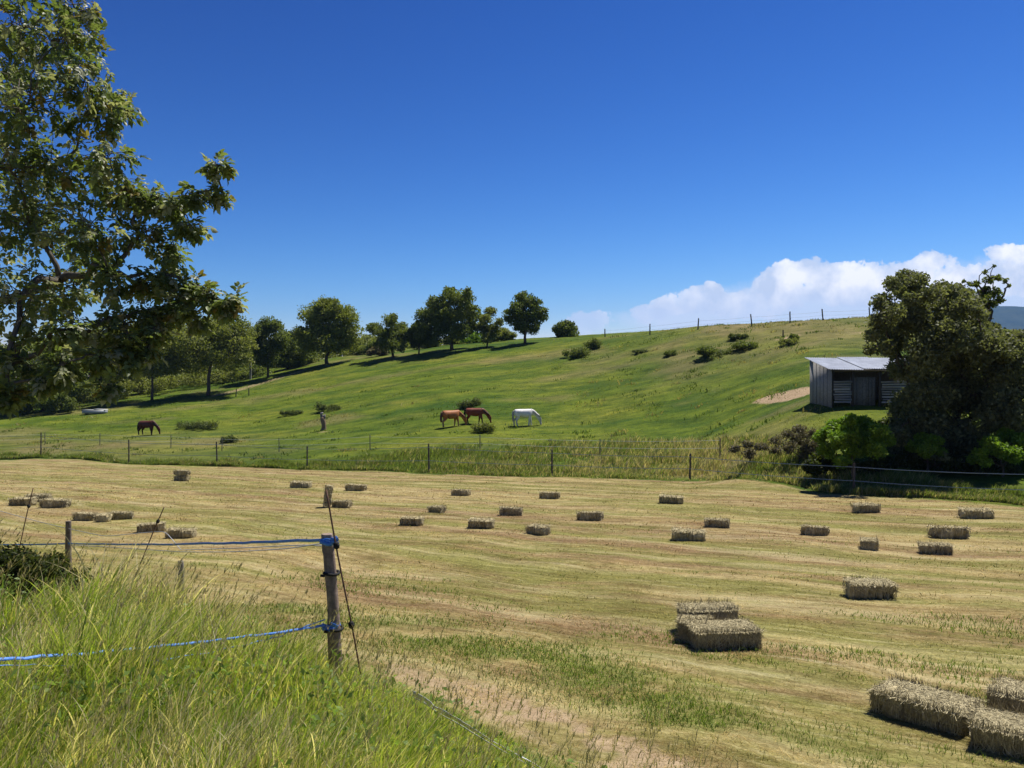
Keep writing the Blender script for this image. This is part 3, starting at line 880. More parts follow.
def tall_grass():
    rng = np.random.default_rng(11)
    per = 15
    m = 11500
    d = np.exp(rng.uniform(math.log(2.0), math.log(30), m)); u = rng.uniform(-.85, .35, m)
    x, y = u * d, d
    e = edge_dist(x, y)
    nz = fbm(x / .7, y / .7, 51, 3)
    keep = (e + (nz - .5) * 1.1 > 0.7) & (rng.uniform(size=m) < np.clip(.5 + 1.2 * (nz - .25), .3, 1))
    x, y, d, e, nz = x[keep], y[keep], d[keep], e[keep], nz[keep]
    m = len(x)
    patch = fbm(x / 2.2, y / 2.2, 71, 3)
    tall = np.clip(.14 + .72 * patch + .3 * (nz - .5), .14, .85) * rng.uniform(.6, 1.15, m) * np.clip(.5 + e * .35, .4, 1)
    # the meadow right in front of the lens is knee-high
    tall *= 1.12 * np.clip(.55 + .09 * d, .5, 1.1)
    tall *= 1 - .45 * np.exp(-(((x + 1.5) / 1.5) ** 2 + ((y - 6.6) / 1.7) ** 2))
    tall *= 1 + 1.15 * np.exp(-((x + 4.3) / 1.2) ** 2 - ((y - 10.4) / 2.2) ** 2)
    tall *= 1 + .9 * np.exp(-(((x + 2.6) / .5) ** 2 + ((y - 5.45) / .5) ** 2))
    tall *= 1 - .72 * sstep(-4.8, -5.4, x) * sstep(7.6, 8.6, y) * sstep(12.2, 11.2, y)
    tall *= 1 - .45 * sstep(1.2, .2, e) * (y < 12)
    tall *= 1 - .45 * sstep(-1.4, -.3, x) * sstep(8.5, 7, y)
    wind = np.array([.20, .05]) + .4 * (np.stack([fbm(x / .6, y / .6, 131, 2), fbm(x / .6, y / .6, 137, 2)], -1) - .5)
    g1, g2, g3, dry = (np.array(c) for c in ((.165, .245, .035), (.385, .44, .08), (.60, .56, .20), (.66, .57, .35)))
    t = np.clip(patch * 1.6 - .3 + rng.normal(size=m) * .3, 0, 1)[:, None]
    c = g1 + (g2 - g1) * t
    c = np.where((rng.uniform(size=m) < .18)[:, None], g3 * rng.uniform(.8, 1.1, (m, 1)), c)
    dryp = .04 + .5 * sstep(.5, .7, fbm(x / 1.6 + 9, y / 1.6, 91, 3)) + .6 * np.exp(-((x + 3.2) / 2.0) ** 2 - ((y - 10.5) / 1.6) ** 2)
    c = np.where((rng.uniform(size=m) < dryp)[:, None], dry * rng.uniform(.6, 1.15, (m, 1)), c)
    n = m * per
    rp = lambda a: np.repeat(a, per, 0)
    off = rng.normal(size=(n, 2)) * rp(np.clip(.022 * d ** .6, .03, .12))[:, None]
    X, Y, D = rp(x) + off[:, 0], rp(y) + off[:, 1], rp(d)
    out_ = off / (np.linalg.norm(off, axis=1)[:, None] + 1e-6)
    p = np.stack([X, Y, terrain(X, Y) - .02], -1)
    hgt = rp(tall) * rng.uniform(.35, 1.15, n)
    w = np.clip(.0021 * D, .006, .022) * rng.uniform(.4, 1.5, n)
    lean = rp(wind) + out_ * rng.uniform(.05, .55, n)[:, None] + rng.normal(size=(n, 2)) * .15
    cc = rp(c) * rng.uniform(.78, 1.22, (n, 1))
    odd = (rng.uniform(size=n) < .07)[:, None]
    cc = np.where(odd, dry * rng.uniform(.6, 1.1, (n, 1)), cc)
    parts = [blades(p, hgt, w, lean, rng, cc, bend=.6, seg=5)]
    # broad leaved weeds low between the blades
    q = 2600
    d = np.exp(rng.uniform(math.log(2.6), math.log(11), q)); u = rng.uniform(-.75, .2, q)
    x, y = u * d, d
    k = (edge_dist(x, y) > .8) & (fbm(x / .5, y / .5, 151, 3) > .60)
    x, y, d = x[k], y[k], d[k]
    rr = 7
    x, y, d = np.repeat(x, rr) + rng.normal(size=len(x) * rr) * .05, np.repeat(y, rr) + rng.normal(size=len(y) * rr) * .05, np.repeat(d, rr)
    P_ = np.stack([x, y, terrain(x, y) + rng.uniform(.08, .42, len(x)) * np.clip(.4 + .08 * d, .4, 1)], -1)
    v_, f_, t_ = leaf_cards(P_, rng.uniform(.025, .07, len(x)), rng, np.array([.15, .22, .05]) * rng.uniform(.7, 1.5, (len(x), 1)), .4, .5)
    parts.append((v_, f_, np.zeros((0, 3), int), t_))
    # flowering stalks with feathery heads
    m = 2600
    d = np.exp(rng.uniform(math.log(2.6), math.log(24), m)); u = rng.uniform(-.8, .3, m)
    x, y = u * d, d
    k = edge_dist(x, y) > 1.0
    x, y, d = x[k], y[k], d[k]; m = len(x)
    p = np.stack([x, y, terrain(x, y)], -1)
    h = rng.uniform(.45, .95, m) * np.clip(.5 + .08 * d, .5, 1.0)
    ln = np.array([.4, .05]) + rng.normal(size=(m, 2)) * .22
    sc = np.where((rng.uniform(size=m) < .6)[:, None], np.array([.30, .27, .12]), np.array([.20, .23, .06]))
    parts.append(blades(p, h, np.clip(.0008 * d, .0028, .008), ln, rng, sc, seg=4))
    tip = p.copy(); tip[:, :2] += ln * h[:, None]; tip[:, 2] += h * (1 - .35 * .35)
    for q in range(9):
        a = tip.copy()
        s = rng.uniform(0, .16, m)
        a[:, :2] -= ln * s[:, None]; a[:, 2] -= s * .8
        parts.append(blades(a, rng.uniform(.025, .06, m), np.clip(.0012 * d, .004, .012), rng.normal(size=(m, 2)) * .35 + .25, rng, np.repeat(np.array([[.36, .30, .16]]), m, 0) * rng.uniform(.7, 1.2, (m, 1)), seg=2))
    v, f, t = merge(parts)
    tag(mobj('tall_grass', mesh_np('tall_grass', v, f, [M['grass']], t)), 'tall uncut yellow green grass on the near bank around the fence', 'grass', kind='stuff')
tall_grass()

def stubble():
    rng = np.random.default_rng(12)
    n = 520000
    d = np.exp(rng.uniform(math.log(5.0), math.log(62), n)); u = rng.uniform(-.78, .78, n)
    x, y = u * d, d
    nz = fbm(x / .5, y / .5, 15, 3)
    keep = (edge_dist(x, y) < .3) & (y < fence_d(u) - .5) & (rng.uniform(size=n) < .25 + nz)
    x, y, d, nz = x[keep], y[keep], d[keep], nz[keep]
    n = len(x)
    p = np.stack([x, y, terrain(x, y) - .005], -1)
    lush = sstep(.52, .72, fbm(x / 1.4, y / 1.0, 25, 4))
    h = (.015 + .035 * nz + .02 * lush) * rng.uniform(.5, 1.3, n) * np.clip(.8 + d / 40, .8, 1.6)
    w = np.clip(.0011 * d, .004, .05) * rng.uniform(.6, 1.4, n)
    lying = rng.uniform(size=n) < .93
    h = np.where(lying, h * .35, h)
    lean = rng.normal(size=(n, 2)) * np.where(lying, 5.0, .55)[:, None]
    tint = np.where(lying[:, None], np.array([1.5, 1.38, 1.2]), np.array([1.7, 1.75, 1.3])) * rng.uniform(.65, 1.35, (n, 1))
    v, f4, f3, t = blades(p, h, w, lean, rng, tint, seg=2)
    tag(mobj('mown_stubble', mesh_np('mown_stubble', v, [f4, f3], [M['stubble']], t)), 'mown yellowing stubble and loose hay covering the meadow', 'stubble', kind='stuff')
    # leafy green re-growth near the bank
    m = 150000
    d = np.exp(rng.uniform(math.log(6), math.log(24), m)); u = rng.uniform(-.4, .7, m)
    x, y = u * d, d
    q = fbm(x / 2.6 + y / 5, y / 1.3 + x / 3, 35, 4)
    keep = (edge_dist(x, y) < .2) & (rng.uniform(size=m) < np.maximum(sstep(.50, .66, q), sstep(.30, .52, fbm(x / 1.1, y / .8, 35, 4)) * np.exp(-((edge_dist(x, y) + 1.35 + .4 * np.sin(x * .9 + 1)) / .8) ** 2) * (y < 13)) * np.clip(1.25 - .07 * d + .8 * np.exp(-((edge_dist(x, y) + 1.6) / 1.2) ** 2), .05, 1))
    x, y, d = x[keep], y[keep], d[keep]; m = len(x)
    p = np.stack([x, y, terrain(x, y)], -1)
    g = np.array([.10, .15, .022]) * rng.uniform(.7, 1.5, (m, 1))
    v, f4, f3, t = blades(p, rng.uniform(.03, .085, m), np.clip(.0010 * d, .005, .016), rng.normal(size=(m, 2)) * .6, rng, g, seg=3)
    tag(mobj('green_regrowth', mesh_np('green_regrowth', v, [f4, f3], [M['grass']], t)), 'fresh green tufts growing back through the mown meadow', 'grass', kind='stuff')
stubble()

def rough_grass():
    rng = np.random.default_rng(13)
    n = 190000
    u = rng.uniform(-.75, .75, n)
    fd = fence_d(u)
    px = CX + F * u
    deep = 1.6 + 13 * np.exp(-((px - 640) / 170.) ** 2) + 4 * np.exp(-((px - 420) / 80.) ** 2)
    d = fd - .6 + rng.uniform(0, 1, n) ** 1.3 * deep
    x, y = u * d, d
    nz = fbm(x / 1.5, y / 1.5, 61, 3)
    k = rng.uniform(size=n) < np.clip(nz * 1.7 - .2, .05, 1)
    x, y, d, px, nz = x[k], y[k], d[k], px[k], nz[k]; n = len(x)
    p = np.stack([x, y, terrain(x, y) - .02], -1)
    h = rng.uniform(.25, .75, n) * np.clip(nz * 1.6, .4, 1.1) * np.where(d < fence_d(x / y) + .8, .6, 1)
    w = .0011 * d * rng.uniform(.5, 1.2, n)
    lean = np.array([.2, 0]) + rng.normal(size=(n, 2)) * .3
    dryness = np.clip(.14 + .5 * np.exp(-((px - 670) / 140.) ** 2) + .8 * (fbm(x / 2.5, y / 2.5, 81, 3) - .5), 0.03, .8)
    t = (rng.uniform(size=n) < dryness)[:, None]
    c = np.where(t, np.array([.42, .35, .20]), np.array([.165, .21, .05])) * rng.uniform(.65, 1.3, (n, 1))
    v, f4, f3, tt = blades(p, h, w, lean, rng, c, seg=3)
    tag(mobj('rough_grass', mesh_np('rough_grass', v, [f4, f3], [M['grass']], tt)), 'rough uncut grass along the far fence with dry pale heads', 'grass', kind='stuff')
    # short pasture tufts on the slope
    n = 60000
    u = rng.uniform(-.7, .62, n); d = np.exp(rng.uniform(math.log(44), math.log(125), n))
    x, y = u * d, d
    nz = fbm(x / 3, y / 2, 65, 4)
    k = (d > fence_d(u)) & (rng.uniform(size=n) < sstep(.35, .7, nz))
    x, y, d, nz = x[k], y[k], d[k], nz[k]; n = len(x)
    p = np.stack([x, y, terrain(x, y) - .02], -1)
    c = (np.array([.10, .145, .02]) + np.array([.085, .05, .012]) * fbm(x / 8, y / 5, 67, 3)[:, None]) * rng.uniform(.6, 1.3, (n, 1))
    v, f4, f3, tt = blades(p, rng.uniform(.04, .13, n) * (.6 + nz), .0010 * d * rng.uniform(.6, 1.3, n), rng.normal(size=(n, 2)) * .5 + .1, rng, c, seg=2)
    parts = [(v, f4, f3, tt)]
    # tussocks and weeds the horses leave standing
    m = 1500
    u = rng.uniform(-.66, .50, m); d = np.exp(rng.uniform(math.log(50), math.log(110), m))
    right = sstep(.05, .30, u) * sstep(66, 84, d)
    k = (d > fence_d(u) + 2) & (rng.uniform(size=m) < .16 + .75 * right * (fbm(u * 40, d / 4, 3, 2) > .45))
    u, d = u[k], d[k]; m = len(u)
    per = 26
    rad = rng.uniform(.15, .6, m)
    cx = np.repeat(u * d, per) + rng.normal(size=m * per) * np.repeat(rad, per) * 1.2
    cy_ = np.repeat(d, per) + rng.normal(size=m * per) * np.repeat(rad, per)
    pp = np.stack([cx, cy_, terrain(cx, cy_) - .02], -1)
    cc = np.repeat(np.where((rng.uniform(size=m) < .3)[:, None], np.array([.25, .21, .09]), np.array([.075, .115, .022])), per, 0) * rng.uniform(.7, 1.3, (m * per, 1))
    parts.append(blades(pp, rng.uniform(.12, .4, m * per) * np.repeat(.5 + rad, per), rng.uniform(.05, .12, m * per), rng.normal(size=(m * per, 2)) * .5, rng, cc, seg=2))
    v, f, tt = merge(parts); f4, f3 = f
    tag(mobj('pasture_grass', mesh_np('pasture_grass', v, [f4, f3], [M['grass']], tt)), 'short grazed grass tufts over the green slope', 'grass', kind='stuff')
rough_grass()

# ------------------------------------------------------------------ hay bales
def bale_mesh(seed, L=.86, W=.48, H=.33, strands=900, res=.03):
    rng = np.random.default_rng(seed)
    nx, ny, nz = max(8, int(L / res)), max(5, int(W / res)), max(4, int(H / res))
    g = Geo()
    def face(fn, a, b):
        A, B = np.meshgrid(np.linspace(-1, 1, a + 1), np.linspace(-1, 1, b + 1), indexing='ij')
        v = fn(A.ravel(), B.ravel())
        i = np.arange(a)[:, None] * (b + 1); j = np.arange(b)[None]
        f = np.stack([i + j, i + b + 1 + j, i + b + 2 + j, i + j + 1], -1).reshape(-1, 4)
        # rounded corners
        q = v.copy()
        ex = np.clip((np.abs(q) - .72) / .28, 0, 1) ** 2
        q = q * (1 - .13 * (ex.sum(1, keepdims=True) - ex))
        P = q * np.array([L / 2, W / 2, H / 2])
        P[:, 2] += H / 2
        # flakes: slices across the length bulge by different amounts
        fl = np.floor((v[:, 0] * .5 + .5) * 15 + .25 * np.sin(v[:, 2] * 2 + v[:, 1] + seed))
        bul = (hash2(fl, fl * 0 + seed, 3) - .5) * .05
        frac = ((v[:, 0] * .5 + .5) * 15 + .25 * np.sin(v[:, 2] * 2 + v[:, 1] + seed)) % 1
        bul -= np.where((frac < .2) | (frac > .8), .045, 0)
        dirv = np.stack([np.zeros(len(v)), np.where(np.abs(v[:, 1]) > .99, np.sign(v[:, 1]), 0), np.where(v[:, 2] > .99, .4, 0)], -1)
        P += dirv * bul[:, None]
        nn = (fbm(P[:, 0] * 14 + seed + P[:, 2] * 9, P[:, 1] * 14 + P[:, 2] * 11, seed, 3) - .5)
        big = (fbm(P[:, 0] * 4 + seed * 3.1, P[:, 1] * 4 + P[:, 2] * 5, seed + 7, 2) - .5)
        P += (v / np.linalg.norm(v, axis=1)[:, None]) * (nn * .06 + big * .09)[:, None]
        # twine squeezes two grooves
        for tx in (-.33, .33):
            gq = np.exp(-((v[:, 0] - tx) / .05) ** 2)
            P[:, 1] *= 1 - .05 * gq; P[:, 2] -= gq * .015 * (v[:, 2] > .9)
        t = np.array([.40, .335, .19]) * (.45 + 1.0 * hash2(fl, fl * 0 + 5, seed + 2))[:, None] * (.6 + .6 * fbm(P[:, 0] * 30, P[:, 1] * 25 + P[:, 2] * 8, seed + 3, 2))[:, None]
        g.add(P, f, t)
    face(lambda a, b: np.stack([a, b, np.ones_like(a)], -1), nx, ny)
    face(lambda a, b: np.stack([a, -b, -np.ones_like(a)], -1), nx, ny)
    face(lambda a, b: np.stack([a, -np.ones_like(a), b], -1), nx, nz)
    face(lambda a, b: np.stack([-a, np.ones_like(a), b], -1), nx, nz)
    face(lambda a, b: np.stack([np.ones_like(a), a, b], -1), ny, nz)
    face(lambda a, b: np.stack([-np.ones_like(a), -a, b], -1), ny, nz)
    # loose stems all over the surface
    n = strands
    side = rng.choice(5, n, p=[.58, .14, .10, .09, .09])
    a, b = rng.uniform(-1, 1, n), rng.uniform(-1, 1, n)
    b = np.where(((side == 1) | (side == 2)) & (rng.uniform(size=n) < .6), 1 - .7 * rng.uniform(0, 1, n) ** 1.6, b)
    c = np.zeros((n, 3)); nrm = np.zeros((n, 3))
    for s, (fn, nr) in enumerate([(lambda a, b: (a, b, 1), (0, 0, 1)), (lambda a, b: (a, -1, b), (0, -1, 0)), (lambda a, b: (a, 1, b), (0, 1, 0)), (lambda a, b: (1, a, b), (1, 0, 0)), (lambda a, b: (-1, a, b), (-1, 0, 0))]):
        m = side == s
        q = fn(a[m], b[m])
        for k in range(3): c[m, k] = q[k]
        nrm[m] = nr
    c = c * np.array([L / 2, W / 2, H / 2]); c[:, 2] += H / 2
    dr = rand_dirs(n, rng)
    dr[(side == 1) | (side == 2)] *= np.array([.45, .5, 1.6])
    dr -= nrm * (dr * nrm).sum(1)[:, None] * .92
    dr /= np.linalg.norm(dr, axis=1)[:, None]
    ln = rng.uniform(.07, .22, n)[:, None]
    wd = np.cross(dr, nrm + rng.normal(size=(n, 3)) * .4); wd /= np.linalg.norm(wd, axis=1)[:, None] + 1e-9
    wd *= rng.uniform(.0013, .0032, n)[:, None] * (2.6 if strands < 700 else 1.6 if strands < 2000 else 1)
    c = c + nrm * .004
    mid = c + nrm * (rng.uniform(.0, .014, n) + (side == 0) * rng.uniform(0, .014, n))[:, None]
    v = np.stack([c - dr * ln * .5 - wd, c - dr * ln * .5 + wd, mid + wd, mid - wd, c + dr * ln * .5 + wd * .5, c + dr * ln * .5 - wd * .5], 1).reshape(-1, 3)
    bs = (np.arange(n) * 6)[:, None]
    f = np.concatenate([bs + np.array([[0, 1, 2, 3]]), bs + np.array([[3, 2, 4, 5]])])
    t = np.where((side == 0)[:, None], np.array([.54, .465, .275]), np.array([.54, .465, .28])) * rng.uniform(.5, 1.25, (n, 1))
    g.add(v, f, np.repeat(t, 6, 0))
    v_all = np.concatenate(g.v)
    return g.mesh('hay_bale', [M['hay']])

GB = 'small square hay bales lying on the mown meadow'
_far = [bale_mesh(200 + i, L=.74 + .03 * i, W=.42, H=.29, strands=420, res=.05) for i in range(4)]
_mid = [bale_mesh(220 + i, L=.72 + .03 * i, W=.42, H=.28, strands=1200, res=.035) for i in range(3)]
def bale(me, x, y, yaw, label, dz=0, tilt=0, roll=0, bury=.012, scale=1.0):
    o = mobj('hay_bale', me); o.scale = (scale, scale, min(1.0, .24 + .68 * scale))
    # rest on the ground: height and slope from the terrain under its ends
    c, s = math.cos(yaw), math.sin(yaw)
    za, zb = gz(x + c * .4, y + s * .4), gz(x - c * .4, y - s * .4)
    z = .5 * (za + zb)
    o.location = (x, y, z + dz - bury)
    o.rotation_euler = (roll, -math.atan2(za - zb, .8) + tilt, yaw)
    tag(o, label, 'hay bale', GB)
    return o

BALES = [  # px, base py, yaw degrees, label
    (875, 600, -6, 'nearest single hay bale, flat on the meadow above and right of the clustered three'),
    (940, 556, -14, 'hay bale just below a longer one, third single bale from the right edge'),
    (953, 540, -4, 'long ragged hay bale just above and right of another bale near the right edge'),
    (979, 520, -6, 'low hay bale farthest to the right in the back row by the fence'),
    (868, 514, 0, 'hay bale in the back row straight below the elder bush'),
    (873, 551, 68, 'hay bale seen end on, square looking, in the right half of the meadow'),
    (818, 537, -28, 'ragged hay bale left of the square looking end on bale'),
    (690, 542, -10, 'broad dark fronted hay bale in the right half, straight above the clustered three'),
    (719, 529, -16, 'hay bale just above and right of the broad dark fronted one'),
    (672, 505, -8, 'hay bale in the back row below the far fence post right of the middle'),
    (591, 522, -22, 'tilted looking hay bale right of the centre, between back row and nearly square one'),
    (539, 536, -52, 'nearly square hay bale nearest to the viewer in the central group'),
    (511, 517, -6, 'light topped hay bale at the centre of the meadow'),
    (481, 530, -12, 'flat dark fronted hay bale left of the nearly square one'),
    (550, 500, -14, 'hay bale in the back row in front of the central far fence post'),
    (461, 497, -22, 'small hay bale in the back row left of the central far fence post'),
    (437, 514, -40, 'chunky light topped hay bale left of the centre'),
    (411, 527, -10, 'flat dark fronted hay bale below and left of the chunky one'),
    (355, 492, -8, 'hay bale in the back row just right of the upright bale'),
    (300, 489, -6, 'hay bale in the back row just left of the upright bale'),
    (341, 509, -20, 'hay bale lying against the upright bale behind the near fence post'),
    (148, 534, 22, 'hay bale lying beside the leaning rusty stake on the left'),
    (82, 522, -8, 'left bale of the row of three beyond the small left post'),
    (101, 523, 112, 'short looking middle bale of the row of three beyond the small left post'),
    (119, 521, 18, 'right bale of the row of three beyond the small left post'),
    (20, 507, -4, 'leftmost hay bale of all, cut by the photo edge'),
    (52, 509, 4, 'hay bale just right of the leftmost one'),
    (178, 540, 0, 'hay bale half hidden by the tall grass behind the blue tape'),
    (36, 503, 8, 'hay bale behind the two leftmost bales'),
]
WID = [48, 31, 35, 28, 29, 19, 25, 31, 27, 27, 26, 21, 24, 26, 20, 19, 19, 23, 22, 19, 22, 28, 17, 11, 22, 30, 32, 22, 26]
for i, (px, py, yaw, lab) in enumerate(BALES):
    x, y, z = ground_at(px, py - 1, 5, 80)
    me = (_mid[i % 3] if y < 20 else _far[i % 4])
    sc = (WID[i] * y / F) / (.75 * abs(math.cos(R(yaw))) + .42 * abs(math.sin(R(yaw))))
    bale(me, x, y + .2, R(yaw), lab, scale=min(1.12, max(.84, sc)), tilt=R(random.uniform(-3, 3)), roll=R(random.uniform(-4, 4)), bury=.02)
x, y, _ = ground_at(180, 481, 5, 80)
bale(_far[1], x, y + .25, R(-15), 'lower bale of the far pair stacked alone at the left back of the meadow')
bale(_far[2], x, y + .27, R(-9), 'upper bale of the far pair stacked alone at the left back of the meadow', dz=.32)
x, y, _ = ground_at(326, 508, 5, 80)
o = bale(_far[0], x, y + .25, R(80), 'upright hay bale standing on end behind the near fence post')
o.rotation_euler = (R(4), R(-84), R(10)); o.location.z += .42; o.location.x += .17
# the stacked pair and its third bale, and the big near ones at the right edge
def near_bale(seed, L, x, y, yaw, lab, **kw):
    return bale(bale_mesh(seed, L, kw.pop('W', .50), kw.pop('H', .34), kw.pop('strands', 6000), .022), x, y, yaw, lab, **kw)
x, y, _ = ground_at(728, 650, 5, 30)
near_bale(301, .82, x, y + .25, R(4), 'light topped hay bale in front of the clustered three in the right foreground', H=.27)
near_bale(302, .74, x - .02, y + 1.0, R(3), 'dark fronted hay bale standing on its edge behind the front one of the clustered three', W=.36, H=.37)
near_bale(303, .62, x - .27, y + .66, R(70), 'half hidden hay bale on the left of the clustered three', H=.29, strands=6000, W=.34)
near_bale(304, .84, 4.06, 7.88, R(-50), 'nearest left hay bale of the line at the bottom right corner', H=.235)
near_bale(305, .88, 4.60, 7.09, R(-37), 'nearest hay bale at the bottom right corner, partly cut by the photo edge', H=.235)
near_bale(306, .88, 5.22, 7.85, R(-46), 'hay bale at the right edge just behind the bottom right line of bales', H=.25)

# ------------------------------------------------------------------ fences
def ribbon(g, pts, width, rng, twist=.4):
    """a flat tape as a thin two-sided strip with a little twist; tint.r runs across it"""
    pts = np.asarray(pts, float); n = len(pts)
    d = np.gradient(pts, axis=0); d /= np.linalg.norm(d, axis=1)[:, None]
    up = np.array([0, 0, 1.0])
    sd = np.cross(d, up); sd /= np.linalg.norm(sd, axis=1)[:, None]
    nu = np.cross(sd, d)
    a = np.cumsum(rng.normal(size=n) * twist * .3)
    ax = nu * np.cos(a)[:, None] + sd * np.sin(a)[:, None]
    bx = np.cross(d, ax)
    V, T = [], []
    for s, o_ in ((-1, 1), (0, 1), (1, 1), (1, -1), (0, -1), (-1, -1)):
        V.append(pts + ax * s * width / 2 + bx * o_ * .0012); T.append(np.tile([[(s + 1) / 2, 0, 0]], (n, 1)))
    v = np.stack(V, 1).reshape(-1, 3); t = np.stack(T, 1).reshape(-1, 3)
    i = np.arange(n - 1)[:, None] * 6; j = np.arange(6)[None]; k = (j + 1) % 6
    g.add(v, np.stack([i + j, i + k, i + 6 + k, i + 6 + j], -1).reshape(-1, 4), t)

def sag_line(a, b, n=24, sag=.1, wob=0, rng=None):
    t = np.linspace(0, 1, n)[:, None]
    p = np.asarray(a) + (np.asarray(b) - np.asarray(a)) * t
    p[:, 2] -= (4 * t * (1 - t))[:, 0] * sag
    if wob: p[1:-1] += rng.normal(size=(n - 2, 3)) * wob
    return p

def wood_post(parent, base, top, r, seed, tint=(.20, .17, .135), name='wooden_post', sides=14, rows=24):
    rng = np.random.default_rng(seed)
    base = np.asarray(base, float); top = np.asarray(top, float)
    t = np.linspace(0, 1, rows)
    th = np.arange(sides) / sides * 2 * math.pi
    V = []; T = []
    for k in t:
        c = base + (top - base) * k + np.array([math.sin(k * 5 + seed), math.cos(k * 4 + seed), 0]) * r * .10
        rr = r * (1.06 - .12 * k) * (1 + .10 * (vnoise(th * 2.2 + seed, np.full(sides, k * 5), seed) - .5) * 2 + .05 * np.sin(th * 3 + seed))
        rr *= np.where(vnoise(th * 3.0, np.full(sides, k * 1.5), seed + 4) > .78, .86, 1)     # drying cracks
        V.append(np.stack([c[0] + rr * np.cos(th), c[1] + rr * np.sin(th), np.full(sides, c[2])], -1))
        b = .75 + .5 * vnoise(th * 2, np.full(sides, k * 9), seed + 9)
        T.append(np.array(tint) * b[:, None])
    g = Geo()
    v = np.concatenate(V); tt = np.concatenate(T)
    i = np.arange(rows - 1)[:, None] * sides; j = np.arange(sides)[None]; kk = (j + 1) % sides
    g.add(v, np.stack([i + j, i + kk, i + sides + kk, i + sides + j], -1).reshape(-1, 4), tt)
    c = V[-1].mean(0) + np.array([0, 0, .01])
    g.add(np.concatenate([V[-1], [c]]), np.stack([np.arange(sides), (np.arange(sides) + 1) % sides, np.full(sides, sides)], -1), np.array(tint) * 1.1)
    return g.build(name, M['wood'], parent)

